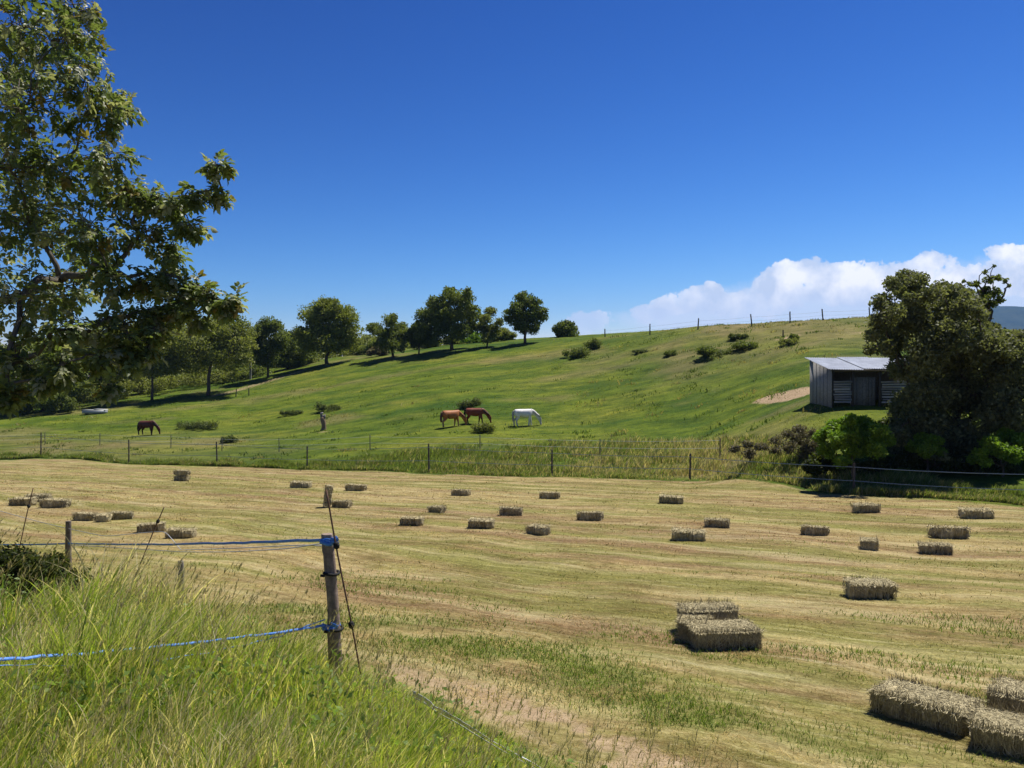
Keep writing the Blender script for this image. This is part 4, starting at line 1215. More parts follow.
def near_fence():
    rng = np.random.default_rng(3)
    P0 = pt(329, 534, 7.6)                       # top of the big post
    b0 = np.array([P0[0] + .10, 7.58, gz(P0[0], 7.6) - .1])
    root = empty('tape_fence', (b0[0], b0[1], b0[2] + .1))
    tag(root, 'near electric fence of weathered posts and blue tape in the tall grass', 'fence')
    inv = np.array(root.location)
    loc = lambda p: np.asarray(p, float) - inv
    post = wood_post(root, loc(b0), loc(P0 + np.array([-.02, 0, 0])), .060, 4, (.27, .205, .165), rows=40, sides=18)
    ax = (P0 - b0)
    # black rubber bands of the insulators
    for zf in (.76, .42):
        c = b0 + ax * zf
        g = Geo()
        th = np.linspace(0, 2 * math.pi, 17)
        g.tube(loc(np.stack([c[0] + .071 * np.cos(th), c[1] + .071 * np.sin(th), c[2] + .006 * np.sin(th * 2)], -1)), .014, 6, (.015, .014, .013))
        g.tube(loc([c + (-.05, -.075, -.01), c + (-.075, -.10, .0)]), .014, 6, (.015, .014, .013))
        g.build('rubber_band', M['rust'], post)
    P1 = pt(68, 521, 16.0)
    b1 = np.array([P1[0] + .03, 16.0, gz(P1[0], 16.0) - .1])
    wood_post(root, loc(b1), loc(P1), .055, 9, (.20, .165, .13))
    P2 = pt(181, 561, 12.8)
    wood_post(root, loc(np.array([P2[0], 12.8, gz(P2[0], 12.8) - .1])), loc(P2), .045, 11, (.23, .21, .18))
    # upper blue tape: far left edge > small post > big post
    A = pt(-90, 541, 18); B = pt(70, 543.5, 15.93); C = pt(323, 540, 7.53)
    g = Geo()
    ribbon(g, loc(np.concatenate([sag_line(A, B, 14, .05), sag_line(B, C, 40, .03, .003, rng)[1:]])), .028, rng, .25)
    g.build('tape', M['blue_tape'], root)
    # wrapped round the post head
    g = Geo()
    for k in range(3):
        th = np.linspace(-2.6, 1.2, 14)
        c = pt(330, 540.5 + k * 1.2 - 1, 7.6)
        ribbon(g, loc(np.stack([c[0] - .015 + (.076 + .004 * k) * np.cos(th), 7.6 + (.076 + .004 * k) * np.sin(th), c[2] + .01 * np.sin(th * 3 + k)], -1)), .034, rng, .15)
    for s in (-.02, .02):
        c = pt(335, 541, 7.53)
        ribbon(g, loc(np.array([c + (-.04, 0, s), c + (.0, -.02, s * .4), c + (.035, -.01, s * 1.2)])), .034, rng, .9)
    g.build('tape_knot', M['blue_tape'], root)
    # lower blue tape: big post > towards the viewer on the left
    C2 = pt(325, 625, 7.53); D2 = pt(-60, 663, 4.7)
    g = Geo()
    ribbon(g, loc(sag_line(C2, D2, 40, .04, .003, rng)), .021, rng, .35)
    ribbon(g, loc(sag_line(C2 + (0, 0, .05), D2 + (0, .1, -.03), 40, .16, .006, rng)), .012, rng, .5)
    g.build('tape', M['blue_tape'], root)
    g = Geo()
    for k in range(3):
        th = np.linspace(-3.0, 1.2, 14)
        c = pt(331, 624.5 + k, 7.6)
        ribbon(g, loc(np.stack([c[0] + (.078 + .004 * k) * np.cos(th), 7.6 + (.078 + .004 * k) * np.sin(th), c[2] + .01 * np.sin(th * 2 + k)], -1)), .03, rng, .2)
    c = pt(334, 625, 7.52); ribbon(g, loc(np.array([c + (-.03, 0, .01), c + (.01, -.02, 0), c + (.035, 0, -.02)])), .036, rng, .8)
    g.build('tape_knot', M['blue_tape'], root)
    # slack pale wires behind
    g = Geo()
    for (pts) in ([(-40, 498, 17), (0, 511, 16.6), (40, 522, 16.3), (70, 529, 15.95)], [(70, 529, 15.93), (105, 536.5, 15), (140, 533, 14.2), (165, 531, 13.5), (181, 550, 12.75)],
                  [(70, 545, 15.93), (110, 547, 14.6), (181, 552, 12.75), (230, 552, 11), (285, 549, 9), (325, 543, 7.55)], [(181, 550, 12.75), (240, 548, 11), (300, 545, 8.6), (326, 546, 7.55)]):
        P = np.array([pt(*q) for q in pts])
        t = np.linspace(0, len(P) - 1, 40)
        Q = np.stack([np.interp(t, np.arange(len(P)), P[:, k]) for k in range(3)], -1)
        Q = _smooth(Q, 3, 0); Q[0], Q[-1] = P[0], P[-1]
        g.tube(loc(Q), .006, 5, (.42, .42, .43))
    g.build('wire', M['paint'], root)
    # loose white tape dropping into the grass on the right
    g = Geo()
    Q = np.array([pt(412, 699, 6.5), pt(425, 706, 6.3), pt(438, 716, 6.1), pt(455, 725, 5.95), pt(480, 741, 5.65), pt(506, 756, 5.4), pt(532, 770, 5.15), pt(565, 792, 4.8)])
    t = np.linspace(0, len(Q) - 1, 40)
    Q = np.stack([np.interp(t, np.arange(len(Q)), Q[:, k]) for k in range(3)], -1)
    zg = terrain(Q[:, 0], Q[:, 1])
    ribbon(g, loc(_smooth(Q, 2, 0) + np.array([0, 0, .05])),   .045, rng, .5)
    ribbon(g, loc(_smooth(Q, 2, 0) + np.array([.012, .02, .006])), .014, rng, .5)
    g.build('slack_tape', M['white_tape'], root)
near_fence()

def stake(label, top, bot, r, knobs, group='rusty fence stakes by the near fence'):
    top, bot = np.asarray(top), np.asarray(bot)
    root = empty('metal_stake', bot)
    tag(root, label, 'stake', group)
    g = Geo()
    d = top - bot
    n = 14
    t = np.linspace(0, 1, n)[:, None]
    pts = d * t + np.stack([np.sin(t[:, 0] * 7) * .004, 0 * t[:, 0], 0 * t[:, 0]], -1)
    g.tube(pts, r, 7, (.16, .085, .055))
    g.build('rod', M['rust'], root)
    for k in knobs:
        g = Geo()
        c = d * k
        u_ = d / np.linalg.norm(d)
        g.tube([c - u_ * .035, c - u_ * .026, c - u_ * .01, c + u_ * .01, c + u_ * .026, c + u_ * .035], [.010, .024, .028, .028, .024, .010], 10, (.012, .011, .011))
        g.tube([c, c + np.array([.02, -.03, 0]), c + np.array([.03, -.045, .012])], [.010, .009, .012], 6, (.012, .011, .011))
        g.build('insulator', M['rust'], root, True)
tp = pt(326, 490, 7.5); bt = pt(357, 655, 7.5)
stake('leaning rusty stake with two black insulators beside the big near post', tp, bt + (bt - tp) * .12, .0085, (.70, .27))
tp = pt(33, 488, 15.2); bt = pt(20, 545, 15.2)
stake('thin rusty stake left of the small post at the left edge', tp, bt + (bt - tp) * .6, .009, (.8,))
tp = pt(164, 507, 13.5); bt = pt(148, 545, 13.5)
stake('thin slanting rusty stake right of the small left post', tp, bt + (bt - tp) * .9, .009, (.8,))

def far_fence():
    posts = [(-60, 20), (41, 21), (129, 20), (217, 20), (307, 19), (429, 25), (552, 22), (690, 22), (854, 26), (1035, 30)]
    x0, y0 = (552 - CX) / F * 47, 47.0
    root = empty('wire_fence', (x0, y0, gz(x0, y0)))
    tag(root, 'long post and tape fence between the mown meadow and the pasture', 'fence')
    inv = np.array(root.location)
    tops = []
    for i, (px, h) in enumerate(posts):
        u = (px - CX) / F
        d = float(fence_d(u)) - .2
        x = u * d; z = gz(x, d)
        hh = (h + 4) * d / F
        wood_post(root, np.array([x, d, z - .1]) - inv, np.array([x + random.uniform(-.04, .04), d, z + hh]) - inv, .055, 40 + i, (.11, .095, .08), 'wooden_post', 8, 8)
        tops.append((np.array([x, d - .07, z]), hh))
    rng = np.random.default_rng(8)
    for frac in (.88, .42):
        g = Geo()
        for (a, ha), (b, hb) in zip(tops[:-1], tops[1:]):
            ribbon(g, sag_line(a + (0, 0, ha * frac), b + (0, 0, hb * frac), 16, .05) - inv, .026, rng, .05)
        g.build('tape', M['pale_tape'], root)
far_fence()

def inner_fence():
    """second, thinner fence inside the pasture"""
    posts = [(60, 446, 78), (171, 452, 72), (290, 450, 66)]
    x0, y0 = (171 - CX) / F * 72, 72.0
    root = empty('pasture_fence', (x0, y0, gz(x0, y0)))
    tag(root, 'thin inner fence of slender posts just inside the left pasture', 'fence')
    inv = np.array(root.location); tops = []
    for i, (px, py, d) in enumerate([(-50, 0, 80), (45, 0, 78), (100, 0, 75), (171, 0, 71), (222, 0, 68), (279, 0, 65), (370, 0, 61), (480, 0, 57), (600, 0, 53), (720, 0, 47)]):
        x = (px - CX) / F * d; z = gz(x, d)
        wood_post(root, np.array([x, d, z - .1]) - inv, np.array([x, d, z + 1.15]) - inv, .035, 70 + i, (.16, .15, .13), 'wooden_post', 7, 6)
        tops.append(np.array([x, d - .05, z]))
    rng = np.random.default_rng(9)
    for h in (1.0, .55):
        g = Geo()
        for a, b in zip(tops[:-1], tops[1:]):
            g.tube(sag_line(a + (0, 0, h), b + (0, 0, h), 12, .05) - inv, .008, 4, (.45, .48, .50))
        g.build('wire', M['paint'], root)
inner_fence()

def ridge_fence():
    posts = [(605, 112, 7), (650, 106, 10), (698, 101, 10), (752, 98, 11), (790, 97, 10), (823, 97, 10), (870, 97, 10)]
    x0, y0 = (698 - CX) / F * 101, 101.
    root = empty('ridge_fence', (x0, y0, gz(x0, y0)))
    tag(root, 'fence of dark crooked posts along the skyline of the pasture', 'fence')
    inv = np.array(root.location); tops = []
    for i, (px, d, h) in enumerate(posts):
        x = (px - CX) / F * d; z = gz(x, d); hh = h * d / F
        wood_post(root, np.array([x, d, z - .1]) - inv, np.array([x + random.uniform(-.2, .15), d, z + hh + .15]) - inv, .08, 90 + i, (.09, .08, .07), 'wooden_post', 8, 6)
        tops.append((np.array([x, d - .1, z]), hh))
    for fr in (.85, .5):
        g = Geo()
        for (a, ha), (b, hb) in zip(tops[:-1], tops[1:]):
            g.tube(sag_line(a + (0, 0, ha * fr), b + (0, 0, hb * fr), 10, .05) - inv, .008, 4, (.25, .25, .25))
        g.build('wire', M['paint'], root)
ridge_fence()

def lone_post(name, label, cat, px, d, h, r, tint, tilt=0, group=None):
    x = (px - CX) / F * d; z = gz(x, d)
    root = empty(name, (x, d, z))
    tag(root, label, cat, group)
    wood_post(root, (0, 0, -.1), (tilt, 0, h), r, int(px), tint, 'shaft', 9, 8)
    return root, (x, d, z)
lone_post('wooden_post', 'short dark post standing alone on the dry slope below the ridge fence', 'post', 783, 84, 1.25, .07, (.10, .085, .07))
lone_post('wooden_post', 'left one of two small posts beside the sandy track', 'post', 236, 108, 1.1, .07, (.10, .09, .07), .05, 'small posts beside the sandy track')
lone_post('wooden_post', 'right one of two small posts beside the sandy track', 'post', 249, 108, 1.0, .07, (.10, .09, .07), -.04, 'small posts beside the sandy track')
rt, p = lone_post('wayside_pillar', 'slim grey pillar with a pale top beside the big round walnut', 'pillar', 250.5, 126, 3.0, .17, (.30, .30, .29))
g = Geo(); g.tube([(0, 0, 2.95), (0, 0, 3.0), (0, 0, 3.35), (0, 0, 3.55)], [.2, .30, .28, .08], 10, (.62, .62, .60)); g.build('pale_cap', M['paint'], rt)

# ------------------------------------------------------------------ tree stump
def stump():
    x, y, z = ground_at(323.5, 430, 40)
    root = empty('tree_stump', (x, y, z))
    tag(root, 'weathered dead tree stump with a forked broken top in the pasture', 'stump')
    g = Geo()
    s = y / F
    h = 17.5 * s
    t = np.linspace(0, 1, 9)
    g.tube(np.stack([.06 * np.sin(t * 4) - .06 * t, .03 * np.cos(t * 5), -.1 + (h * .72 + .1) * t], -1), .23 * np.array([1.5, 1.1, .95, .9, .9, .95, 1.0, 1.0, .9]), 10, (.25, .175, .12))
    g.tube([(-.06, 0, h * .62), (-.15, 0, h * .80), (-.22, .02, h * .92), (-.25, 0, h * 1.0)], [.2, .17, .13, .05], 8, (.20, .18, .16))
    g.tube([(.0, 0, h * .62), (.08, 0, h * .78), (.13, -.02, h * .90)], [.17, .13, .05], 8, (.24, .21, .18))
    g.tube([(-.16, -.05, h * .88), (-.10, -.05, h * .97), (-.02, -.05, h * 1.0)], [.10, .10, .04], 7, (.42, .40, .36))
    g.build('dead_trunk', M['wood'], root, True)
stump()

# ------------------------------------------------------------------ horses
def horse(label, px, py, yaw, d_hint, coat, mane, legs, scale=1.0, graze=0.0, seed=0, belly=None, face=None):
    x, y, z = ground_at(px, py, 40)
    root = empty('horse', (x, y, z), yaw)
    root.scale = (scale,) * 3
    tag(root, label, 'horse', 'horses grazing in the pasture')
    bm = bmesh.new()
    lay = bm.verts.layers.skin.verify()
    def V(co, rx, ry=None):
        v = bm.verts.new(co); v[lay].radius = (rx, ry or rx); return v
    def chain(vs):
        for a, b in zip(vs[:-1], vs[1:]): bm.edges.new((a, b))
    pelvis = V((-.58, 0, 1.18), .38, .40); pelvis[lay].use_root = True
    loin = V((-.22, 0, 1.12), .37, .40); barrel = V((.14, 0, 1.08), .38, .43); chest = V((.48, 0, 1.13), .33, .43)
    dock = V((-.84, 0, 1.22), .22, .26)
    nb = V((.72, 0, 1.24), .16, .30); n1 = V((.92, 0, 1.12), .105, .215); n2 = V((1.10, 0, .97), .085, .155); poll = V((1.27, 0, .84), .085, .105)
    jaw = V((1.36, 0, .62), .115, .20); nose = V((1.43, 0, .36), .062, .082); muz = V((1.48, 0, .12), .075, .09)
    chain([dock, pelvis, loin, barrel, chest, nb, n1, n2, poll, jaw, nose, muz])
    step = (.14, -.12) if seed % 2 else (-.10, .13)
    for s, off in ((1, step[0]), (-1, step[1])):
        sh = V((.48, s * .17, .98), .17, .20); fa = V((.50 + off * .3, s * .18, .74), .115, .14); kn = V((.52 + off * .7, s * .18, .46), .078, .085)
        cn = V((.51 + off * .9, s * .18, .26), .058); ft = V((.51 + off, s * .18, .12), .064); hf = V((.54 + off, s * .18, .03), .08, .07)
        chain([chest, sh, fa, kn, cn, ft, hf])
        hp = V((-.60, s * .17, .98), .23, .30); sf = V((-.50 - off * .3, s * .18, .78), .16, .20); gs = V((-.64 - off * .5, s * .18, .62), .105, .125)
        hk = V((-.76 - off * .7, s * .18, .49), .078, .09); cb = V((-.73 - off * .8, s * .18, .28), .062); fb = V((-.71 - off * .85, s * .18, .12), .066); hb = V((-.67 - off * .85, s * .18, .03), .08, .07)
        chain([pelvis, hp, sf, gs, hk, cb, fb, hb])
    for s in (1, -1):
        e1 = V((1.25, s * .06, .93), .04); e2 = V((1.245, s * .085, 1.03), .018)
        chain([poll, e1, e2])
    me = bpy.data.meshes.new('body'); bm.to_mesh(me); bm.free()
    tmp = bpy.data.objects.new('body', me); COL.objects.link(tmp)
    tmp.modifiers.new('skin', 'SKIN').use_smooth_shade = True
    sb = tmp.modifiers.new('sub', 'SUBSURF'); sb.levels = 2; sb.render_levels = 2
    dg = bpy.context.evaluated_depsgraph_get()
    me2 = bpy.data.meshes.new_from_object(tmp.evaluated_get(dg))
    bpy.data.objects.remove(tmp)
    n = len(me2.vertices)
    co = np.empty(n * 3); me2.vertices.foreach_get('co', co); co = co.reshape(-1, 3)
    co[:, 2] -= co[:, 2].min() * 1.0
    me2.vertices.foreach_set('co', co.ravel())
    coat, legs, mane_c = np.array(coat), np.array(legs), np.array(mane)
    lw = (1 - sstep(.30, .72, co[:, 2])) * (co[:, 0] < .85)
    t = coat + (legs - coat) * lw[:, None]
    if face is not None:
        fw = sstep(1.28, 1.38, co[:, 0])[:, None]; t = t + (np.array(face) - t) * fw
    hoof = (co[:, 2] < .05) & (co[:, 0] < .9)
    t[hoof] = (.06, .05, .04)
    a = me2.color_attributes.new('tint', 'FLOAT_COLOR', 'POINT')
    tt = np.ones((n, 4), np.float32); tt[:, :3] = t
    a.data.foreach_set('color', tt.ravel())
    me2.materials.clear(); me2.materials.append(M['coat'])
    me2.polygons.foreach_set('use_smooth', np.ones(len(me2.polygons), bool))
    mobj('body', me2, root)
    rng = np.random.default_rng(seed)
    # mane: locks along the crest
    g = Geo()
    for k in np.linspace(0, 1, 16):
        c = np.array([.62 + .66 * k, 0, 1.47 - .50 * k])
        for s in (1, -1):
            e = c + np.array([rng.normal() * .03, s * .13, -.22])
            g.tube([c, (c + e) / 2 + np.array([0, s * .05, .03]), e], [.035, .035, .008], 5, mane_c * rng.uniform(.8, 1.2))
    g.build('mane', M['coat'], root, True)
    g = Geo()
    for k in range(7):
        o_ = rng.normal(size=2) * .025
        g.tube([(-.80, o_[0], 1.32), (-.93 + o_[1] * .3, o_[0], 1.22), (-.955 + o_[1] * .6, o_[0] * 2, .95), (-.95 + o_[1], o_[0] * 3, .6), (-.93 + o_[1], o_[0] * 3, .36 + rng.uniform(0, .1))], [.05, .06, .07, .055, .015], 6, mane_c * rng.uniform(.8, 1.2))
    g.build('tail', M['coat'], root, True)
    return root
horse('white grey horse grazing alone on the slope, head down to the right', 524, 426, R(6), 69, (.78, .75, .71), (.42, .40, .39), (.60, .57, .54), 1.0, seed=1, face=(.55, .5, .48))
horse('chestnut horse with a sunlit golden back, left of the bay horse', 451, 427, R(28), 68, (.36, .13, .04), (.16, .07, .03), (.36, .20, .12), .97, seed=2)
horse('bay horse with dark mane close behind the chestnut one', 475, 424, R(-8), 70, (.19, .05, .022), (.018, .013, .012), (.03, .018, .015), .95, seed=3)
horse('dark brown horse grazing far to the left by itself', 147, 435, R(-12), 82, (.085, .026, .016), (.012, .009, .009), (.02, .012, .01), .98, seed=4)

# ------------------------------------------------------------------ shed
def shed():
    x0, x1, y0, y1 = 19.85, 25.9, 50.0, 53.6
    zb = gz(20.5, 50.0)
    root = empty('tin_shed', ((x0 + x1) / 2, (y0 + y1) / 2, zb))
    tag(root, 'small open fronted shed with a corrugated tin roof on the slope', 'shed')
    ox, oy = (x0 + x1) / 2, (y0 + y1) / 2
    hw, hd = (x1 - x0) / 2, (y1 - y0) / 2
    HF, HB = 2.35, 3.1     # front and back heights
    def zroof(yy): return HF + (yy + hd) / (2 * hd) * (HB - HF)
    def corrugated(name, p0, eu, ev, nu, nv, amp, nrm, tint, along, mat='metal', wav=.09, thick=.012):
        eu, ev, nrm, p0 = (np.array(q, float) for q in (eu, ev, nrm, p0))
        A, B = np.meshgrid(np.linspace(0, 1, nu), np.linspace(0, 1, nv), indexing='ij')
        L = np.linalg.norm(eu if along == 'u' else ev)
        ph = (A if along == 'u' else B) * L / wav * 2 * math.pi
        off = np.sin(ph) * amp
        v = p0 + A[..., None] * eu + B[..., None] * ev + off[..., None] * nrm
        i = np.arange(nu - 1)[:, None] * nv; j = np.arange(nv - 1)[None]
        f = np.stack([i + j, i + nv + j, i + nv + j + 1, i + j + 1], -1).reshape(-1, 4)
        V = v.reshape(-1, 3)
        g = Geo()
        k = .85 + .3 * fbm(A.ravel() * 5, B.ravel() * 5, int(p0[0] * 10) & 7, 3)
        g.add(V, f, np.array(tint) * k[:, None])
        g.add(V - nrm * thick, f[:, ::-1], np.array(tint) * k[:, None])
        return g.build(name, M[mat], root)
    gr = lambda xx, yy: gz(ox + xx, oy + yy) - zb - .15
    wl = min(gr(-hw, -hd), gr(-hw, hd), gr(hw, -hd))
    # side walls (grey sheet), back wall
    g = Geo()
    def slab(a, b, c, d, n, th, tint):
        q = np.array([a, b, c, d], float); n = np.array(n, float) * th
        g.add(np.concatenate([q, q + n]), [[0, 1, 2, 3], [7, 6, 5, 4], [0, 4, 5, 1], [1, 5, 6, 2], [2, 6, 7, 3], [3, 7, 4, 0]], tint)
    grey = (.36, .345, .325)
    slab((-hw, -hd, wl), (-hw, hd, wl), (-hw, hd, zroof(hd) - .06), (-hw, -hd, zroof(-hd) - .06), (1, 0, 0), .05, grey)
    g.build('side_wall', M['wood'], root)
    g = Geo(); slab((hw, -hd, wl), (hw, hd, wl), (hw, hd, zroof(hd) - .06), (hw, -hd, zroof(-hd) - .06), (-1, 0, 0), .05, grey); g.build('side_wall', M['metal'], root)
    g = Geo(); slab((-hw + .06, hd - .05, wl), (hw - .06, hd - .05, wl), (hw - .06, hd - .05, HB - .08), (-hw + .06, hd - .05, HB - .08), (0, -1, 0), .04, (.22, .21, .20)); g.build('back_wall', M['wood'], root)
    g = Geo()
    for k in range(8):
        g.box((-hw + 1.5 + k * .2, -hd + .55 + .015 * (k % 2), (wl + HF) / 2 - .2), (.096, .012, (HF - wl) / 2 - .3), None, np.array((.30, .285, .27)) * random.uniform(.7, 1.2))
    g.build('inner_wall', M['wood'], root)
    # seams on the side wall
    g = Geo()
    for k in range(1, 6):
        yy = -hd + k * 2 * hd / 6
        g.box((-hw - .012, yy, (wl + zroof(yy)) / 2 - .05), (.012, .015, (zroof(yy) - wl) / 2 - .06), None, (.16, .165, .17))
    g.build('wall_seam', M['metal'], root)
    # front posts
    for px_ in (-hw + .07, -hw + 1.35, -hw + 3.05, hw - .9, hw - .07):
        g = Geo(); g.box((px_, -hd + .07, (wl + HF) / 2 - .06), (.06, .06, (HF - wl) / 2 - .05), None, (.10, .085, .07)); g.build('post', M['wood'], root)
    # slatted front panels
    for xa, xb in ((-hw + .14, -hw + 1.28), (-hw + 3.12, -hw + 5.0)):
        g = Geo()
        nb = 9
        for k in range(nb):
            zc = .30 + k * 1.42 / nb
            g.box(((xa + xb) / 2 + random.uniform(-.05, .05), -hd + .0 + .012 * (k % 2), zc), ((xb - xa) / 2 - random.uniform(0, .06), .014, random.uniform(.042, .06)), Matrix.Rotation(R(random.uniform(-1.6, 1.6)), 3, 'Y'), np.array((.50, .485, .47)) * random.uniform(.5, 1.1))
        g.build('slatted_panel', M['paint'], root)
    g = Geo(); g.box((0, -hd + .07, HF - .12), (hw - .14, .04, .06), None, (.10, .09, .07)); g.build('front_beam', M['wood'], root)
    # roof sheets, each overlapping the next
    sh = [(-hw - .25, -hw + 2.0, .0), (-hw + 1.9, -hw + 3.9, .03), (-hw + 3.8, hw + .25, .0)]
    for a, b, dz in sh:
        wv = random.uniform(-.06, .02)
        corrugated('roof_sheet', (a, -hd - .35, zroof(-hd - .35) + dz + .06), (b - a, 0, wv), (0, 2 * hd + .6, (HB - HF) / (2 * hd) * (2 * hd + .6) + random.uniform(-.05, .05)),
                   int((b - a) / .018), 8, .022, (0, -.2, .98), (.50, .53, .57), 'u', wav=.15)
    return root
shed()

def trough():
    x, y, z = ground_at(95, 414, 60)
    root = empty('water_trough', (x, y, z), R(8))
    tag(root, 'long low pale trough at the left edge of the pasture under the trees', 'trough')
    s = y / F
    L, W = 22 * s, .8
    g = Geo()
    H = .52
    g.box((0, -W / 2, H / 2), (L / 2, .04, H / 2 - .06), None, (.35, .37, .39)); g.box((0, W / 2, H / 2), (L / 2, .04, H / 2 - .06), None, (.35, .37, .39))
    g.box((-L / 2 + .04, 0, H / 2), (.037, W / 2 - .045, H / 2 - .06), None, (.35, .37, .39)); g.box((L / 2 - .04, 0, H / 2), (.037, W / 2 - .045, H / 2 - .06), None, (.35, .37, .39))
    g.build('basin', M['metal'], root)
    g = Geo()
    g.box((-L * .23, 0, H + .0), (L * .25, W / 2 + .08, .03), Matrix.Rotation(R(0), 3, 'X'), (.50, .51, .50))
    g.box((L * .26, 0, H + .05), (L * .25, W / 2 + .08, .04), Matrix.Rotation(R(2), 3, 'Y'), (.74, .74, .72))
    g.build('lid', M['paint'], root)
    for sx in (-1, 1):
        g = Geo(); g.box((sx * L * .35, 0, .05), (.12, W / 2 - .06, .08), None, (.10, .09, .08)); g.build('foot', M['wood'], root)
trough()

# ------------------------------------------------------------------ air
def haze():
    g = Geo(); g.box((0, 0, 290), (6600, 6600, 320))
    nt = NT('hazy_air')
    v = nt.n('ShaderNodeVolumePrincipled', {'Color': (.26, .50, 1.0, 1), 'Density': HAZE, 'Anisotropy': 0.0})
    nt.t.links.new(v.outputs[0], nt.out.inputs['Volume'])
    o = mobj('haze', g.mesh('haze', [nt.m])); tag(o, kind='stuff')
HAZE = 0.00009
haze()

# ------------------------------------------------------------------ light, sky, camera
SUN = Vector((.38, .36, 1.0)).normalized()
el = math.asin(SUN.z); az = math.atan2(SUN.x, SUN.y)
sl = bpy.data.lights.new('sun', 'SUN'); sl.energy = 4.6; sl.angle = R(.53); sl.color = (1.0, .955, .88)
so = bpy.data.objects.new('sun', sl); so.rotation_euler = SUN.to_track_quat('Z', 'Y').to_euler(); so.location = (0, 0, 40); link(so)

w = bpy.data.worlds.new('World'); scene.world = w; w.use_nodes = True
t = w.node_tree; t.nodes.clear()
class WT(NT):
    def __init__(s): s.t = t
wt = WT()
out = t.nodes.new('ShaderNodeOutputWorld')
sky = t.nodes.new('ShaderNodeTexSky'); sky.sky_type = 'NISHITA'; sky.sun_disc = False
sky.sun_elevation = el; sky.sun_rotation = az; sky.air_density = 1.0; sky.dust_density = .25; sky.ozone_density = 4.0; sky.altitude = 600
hs = wt.n('ShaderNodeHueSaturation', {'Saturation': 1.38, 'Value': 1.0, 'Color': sky.outputs[0]}).outputs[0]
sc_ = wt.n('ShaderNodeSeparateColor', {0: sky.outputs[0]})
K_ = .1098
chs = []
for c_, g_, a_ in ((0, 3.3, 8.65), (1, 2.4, 2.0), (2, 1.9, 1.34)):
    x_ = wt.math('MULTIPLY', sc_.outputs[c_], K_ * (0.86, .97, 1.02)[c_])
    chs.append(wt.math('MULTIPLY', wt.math('MINIMUM', wt.math('MULTIPLY', wt.math('POWER', x_, g_), a_), 1.15), 1 / K_))
hs = wt.n('ShaderNodeCombineColor', {0: chs[0], 1: chs[1], 2: chs[2]}).outputs[0]
# a bank of cumulus low over the ridge, placed by direction in the sky
dirv = t.nodes.new('ShaderNodeTexCoord').outputs['Generated']
sep = wt.n('ShaderNodeSeparateXYZ', {0: dirv})
ysafe = wt.math('MAXIMUM', sep.outputs[1], 0.05)
U = wt.math('DIVIDE', sep.outputs[0], ysafe); Vv = wt.math('DIVIDE', sep.outputs[2], ysafe)
uvw = wt.n('ShaderNodeCombineXYZ', {'X': U, 'Y': Vv}).outputs[0]
nz1 = wt.noise(uvw, 26, 7, 0.62)
nz2 = wt.noise(wt.mapping(uvw, loc=(3.1, 1.7, 0)), 60, 5, .6)
CL = [(588, 322, 24, 14), (648, 313, 22, 11), (665, 308, 20, 9), (695, 300, 30, 14), (712, 290, 12, 10), (745, 305, 40, 16), (770, 290, 32, 14), (800, 274, 34, 16), (835, 275, 40, 16), (870, 284, 40, 20), (815, 292, 50, 11), (860, 298, 60, 12), (775, 302, 50, 10), (905, 280, 45, 22),
      (930, 262, 22, 12), (960, 285, 50, 24), (1012, 254, 24, 10), (1035, 275, 50, 24)]
dens = None; shade = None
for (px, py, a, b) in CL:
    u0, v0 = (px - CX) / F, -(py - CY) / F
    du = wt.math('MULTIPLY', wt.math('SUBTRACT', U, u0), F / a)
    dv = wt.math('MULTIPLY', wt.math('SUBTRACT', Vv, v0), F / b)
    r2 = wt.math('ADD', wt.math('MULTIPLY', du, du), wt.math('MULTIPLY', dv, dv))
    q = wt.math('SUBTRACT', 1.0, wt.math('SQRT', r2))
    dens = q if dens is None else wt.math('SMOOTH_MAX', dens, q, .25)
    # sunlit tops, duller bases
    s = wt.math('MULTIPLY', dv, .5)
dn = wt.math('ADD', dens, wt.math('MULTIPLY', wt.math('SUBTRACT', nz1, .5), 1.75))
dn = wt.math('ADD', dn, wt.math('MULTIPLY', wt.math('SUBTRACT', nz2, .5), .8))
alpha = wt.ramp(dn, [(0.03, 0.0), (0.13, .8), (0.34, 1.0)])
low = wt.ramp(Vv, [(0.055, 0.55), (0.10, 1.0)])
alpha = wt.math('MULTIPLY', wt.math('MULTIPLY', alpha, low), wt.math('GREATER_THAN', sep.outputs[1], 0.06))
body = wt.noise(wt.mapping(uvw, loc=(.006, -.012, 0)), 22, 5, .55)
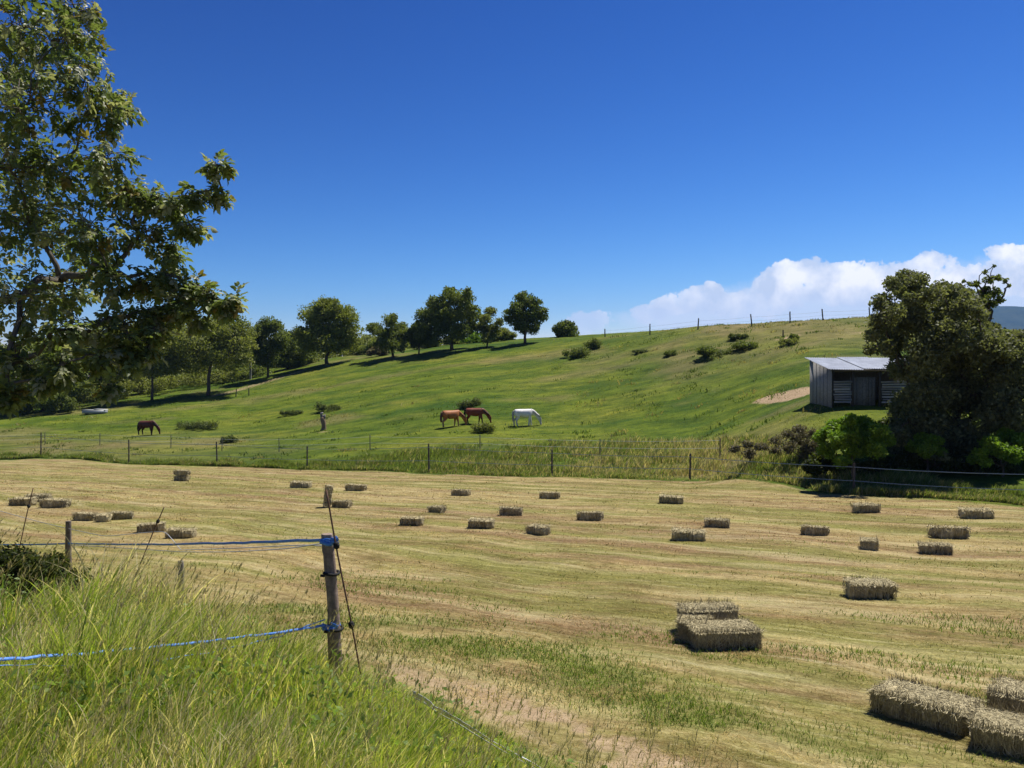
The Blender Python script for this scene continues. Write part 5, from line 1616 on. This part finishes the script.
ccol = wt.mix(wt.ramp(body, [(0.38, 1.0), (0.60, 0.0)]), (6.4, 7.3, 9.0, 1), (11.5, 11.3, 11.3, 1))
veil = None
for (px, py, a, b) in ((850, 304, 170, 34), (690, 318, 80, 16), (1000, 296, 120, 40)):
    du = wt.math('MULTIPLY', wt.math('SUBTRACT', U, (px - CX) / F), F / a); dv = wt.math('MULTIPLY', wt.math('SUBTRACT', Vv, -(py - CY) / F), F / b)
    q = wt.math('SUBTRACT', 1.0, wt.math('ADD', wt.math('MULTIPLY', du, du), wt.math('MULTIPLY', dv, dv)))
    veil = q if veil is None else wt.math('SMOOTH_MAX', veil, q, .3)
veil = wt.math('MULTIPLY', wt.ramp(wt.math('ADD', veil, wt.math('MULTIPLY', wt.math('SUBTRACT', nz1, .5), 1.2)), [(0.0, 0.0), (.75, .85)]), wt.math('GREATER_THAN', sep.outputs[1], 0.06))
hs = wt.mix(veil, hs, (7.4, 8.3, 10.0, 1))
ccol = wt.mix(wt.ramp(wt.math('ADD', Vv, wt.math('MULTIPLY', wt.math('SUBTRACT', nz1, .5), .06)), [(.085, .75), (.125, 0.0)]), ccol, (6.6, 7.7, 9.9, 1))
fin = wt.mix(wt.math('MULTIPLY', alpha, .95), hs, ccol)
bg = wt.n('ShaderNodeBackground', {'Color': fin, 'Strength': .0685})
t.links.new(bg.outputs[0], out.inputs['Surface'])

cam = bpy.data.cameras.new('camera'); cam.sensor_width = 36; cam.lens = F / 1024 * 36; cam.clip_end = 30000; cam.clip_start = .05
co_ = bpy.data.objects.new('camera', cam); co_.location = (0, 0, CAMZ); co_.rotation_euler = (R(90), 0, 0); link(co_)
scene.camera = co_

scene.view_settings.view_transform = 'Standard'
scene.view_settings.look = 'None'
scene.view_settings.gamma = 1
scene.view_settings.use_curve_mapping = False
scene.view_settings.exposure = 0.74
cy = scene.cycles
cy.max_bounces = 6; cy.diffuse_bounces = 3; cy.glossy_bounces = 2; cy.transmission_bounces = 4; cy.volume_bounces = 0; cy.transparent_max_bounces = 4
cy.caustics_reflective = False; cy.caustics_refractive = False
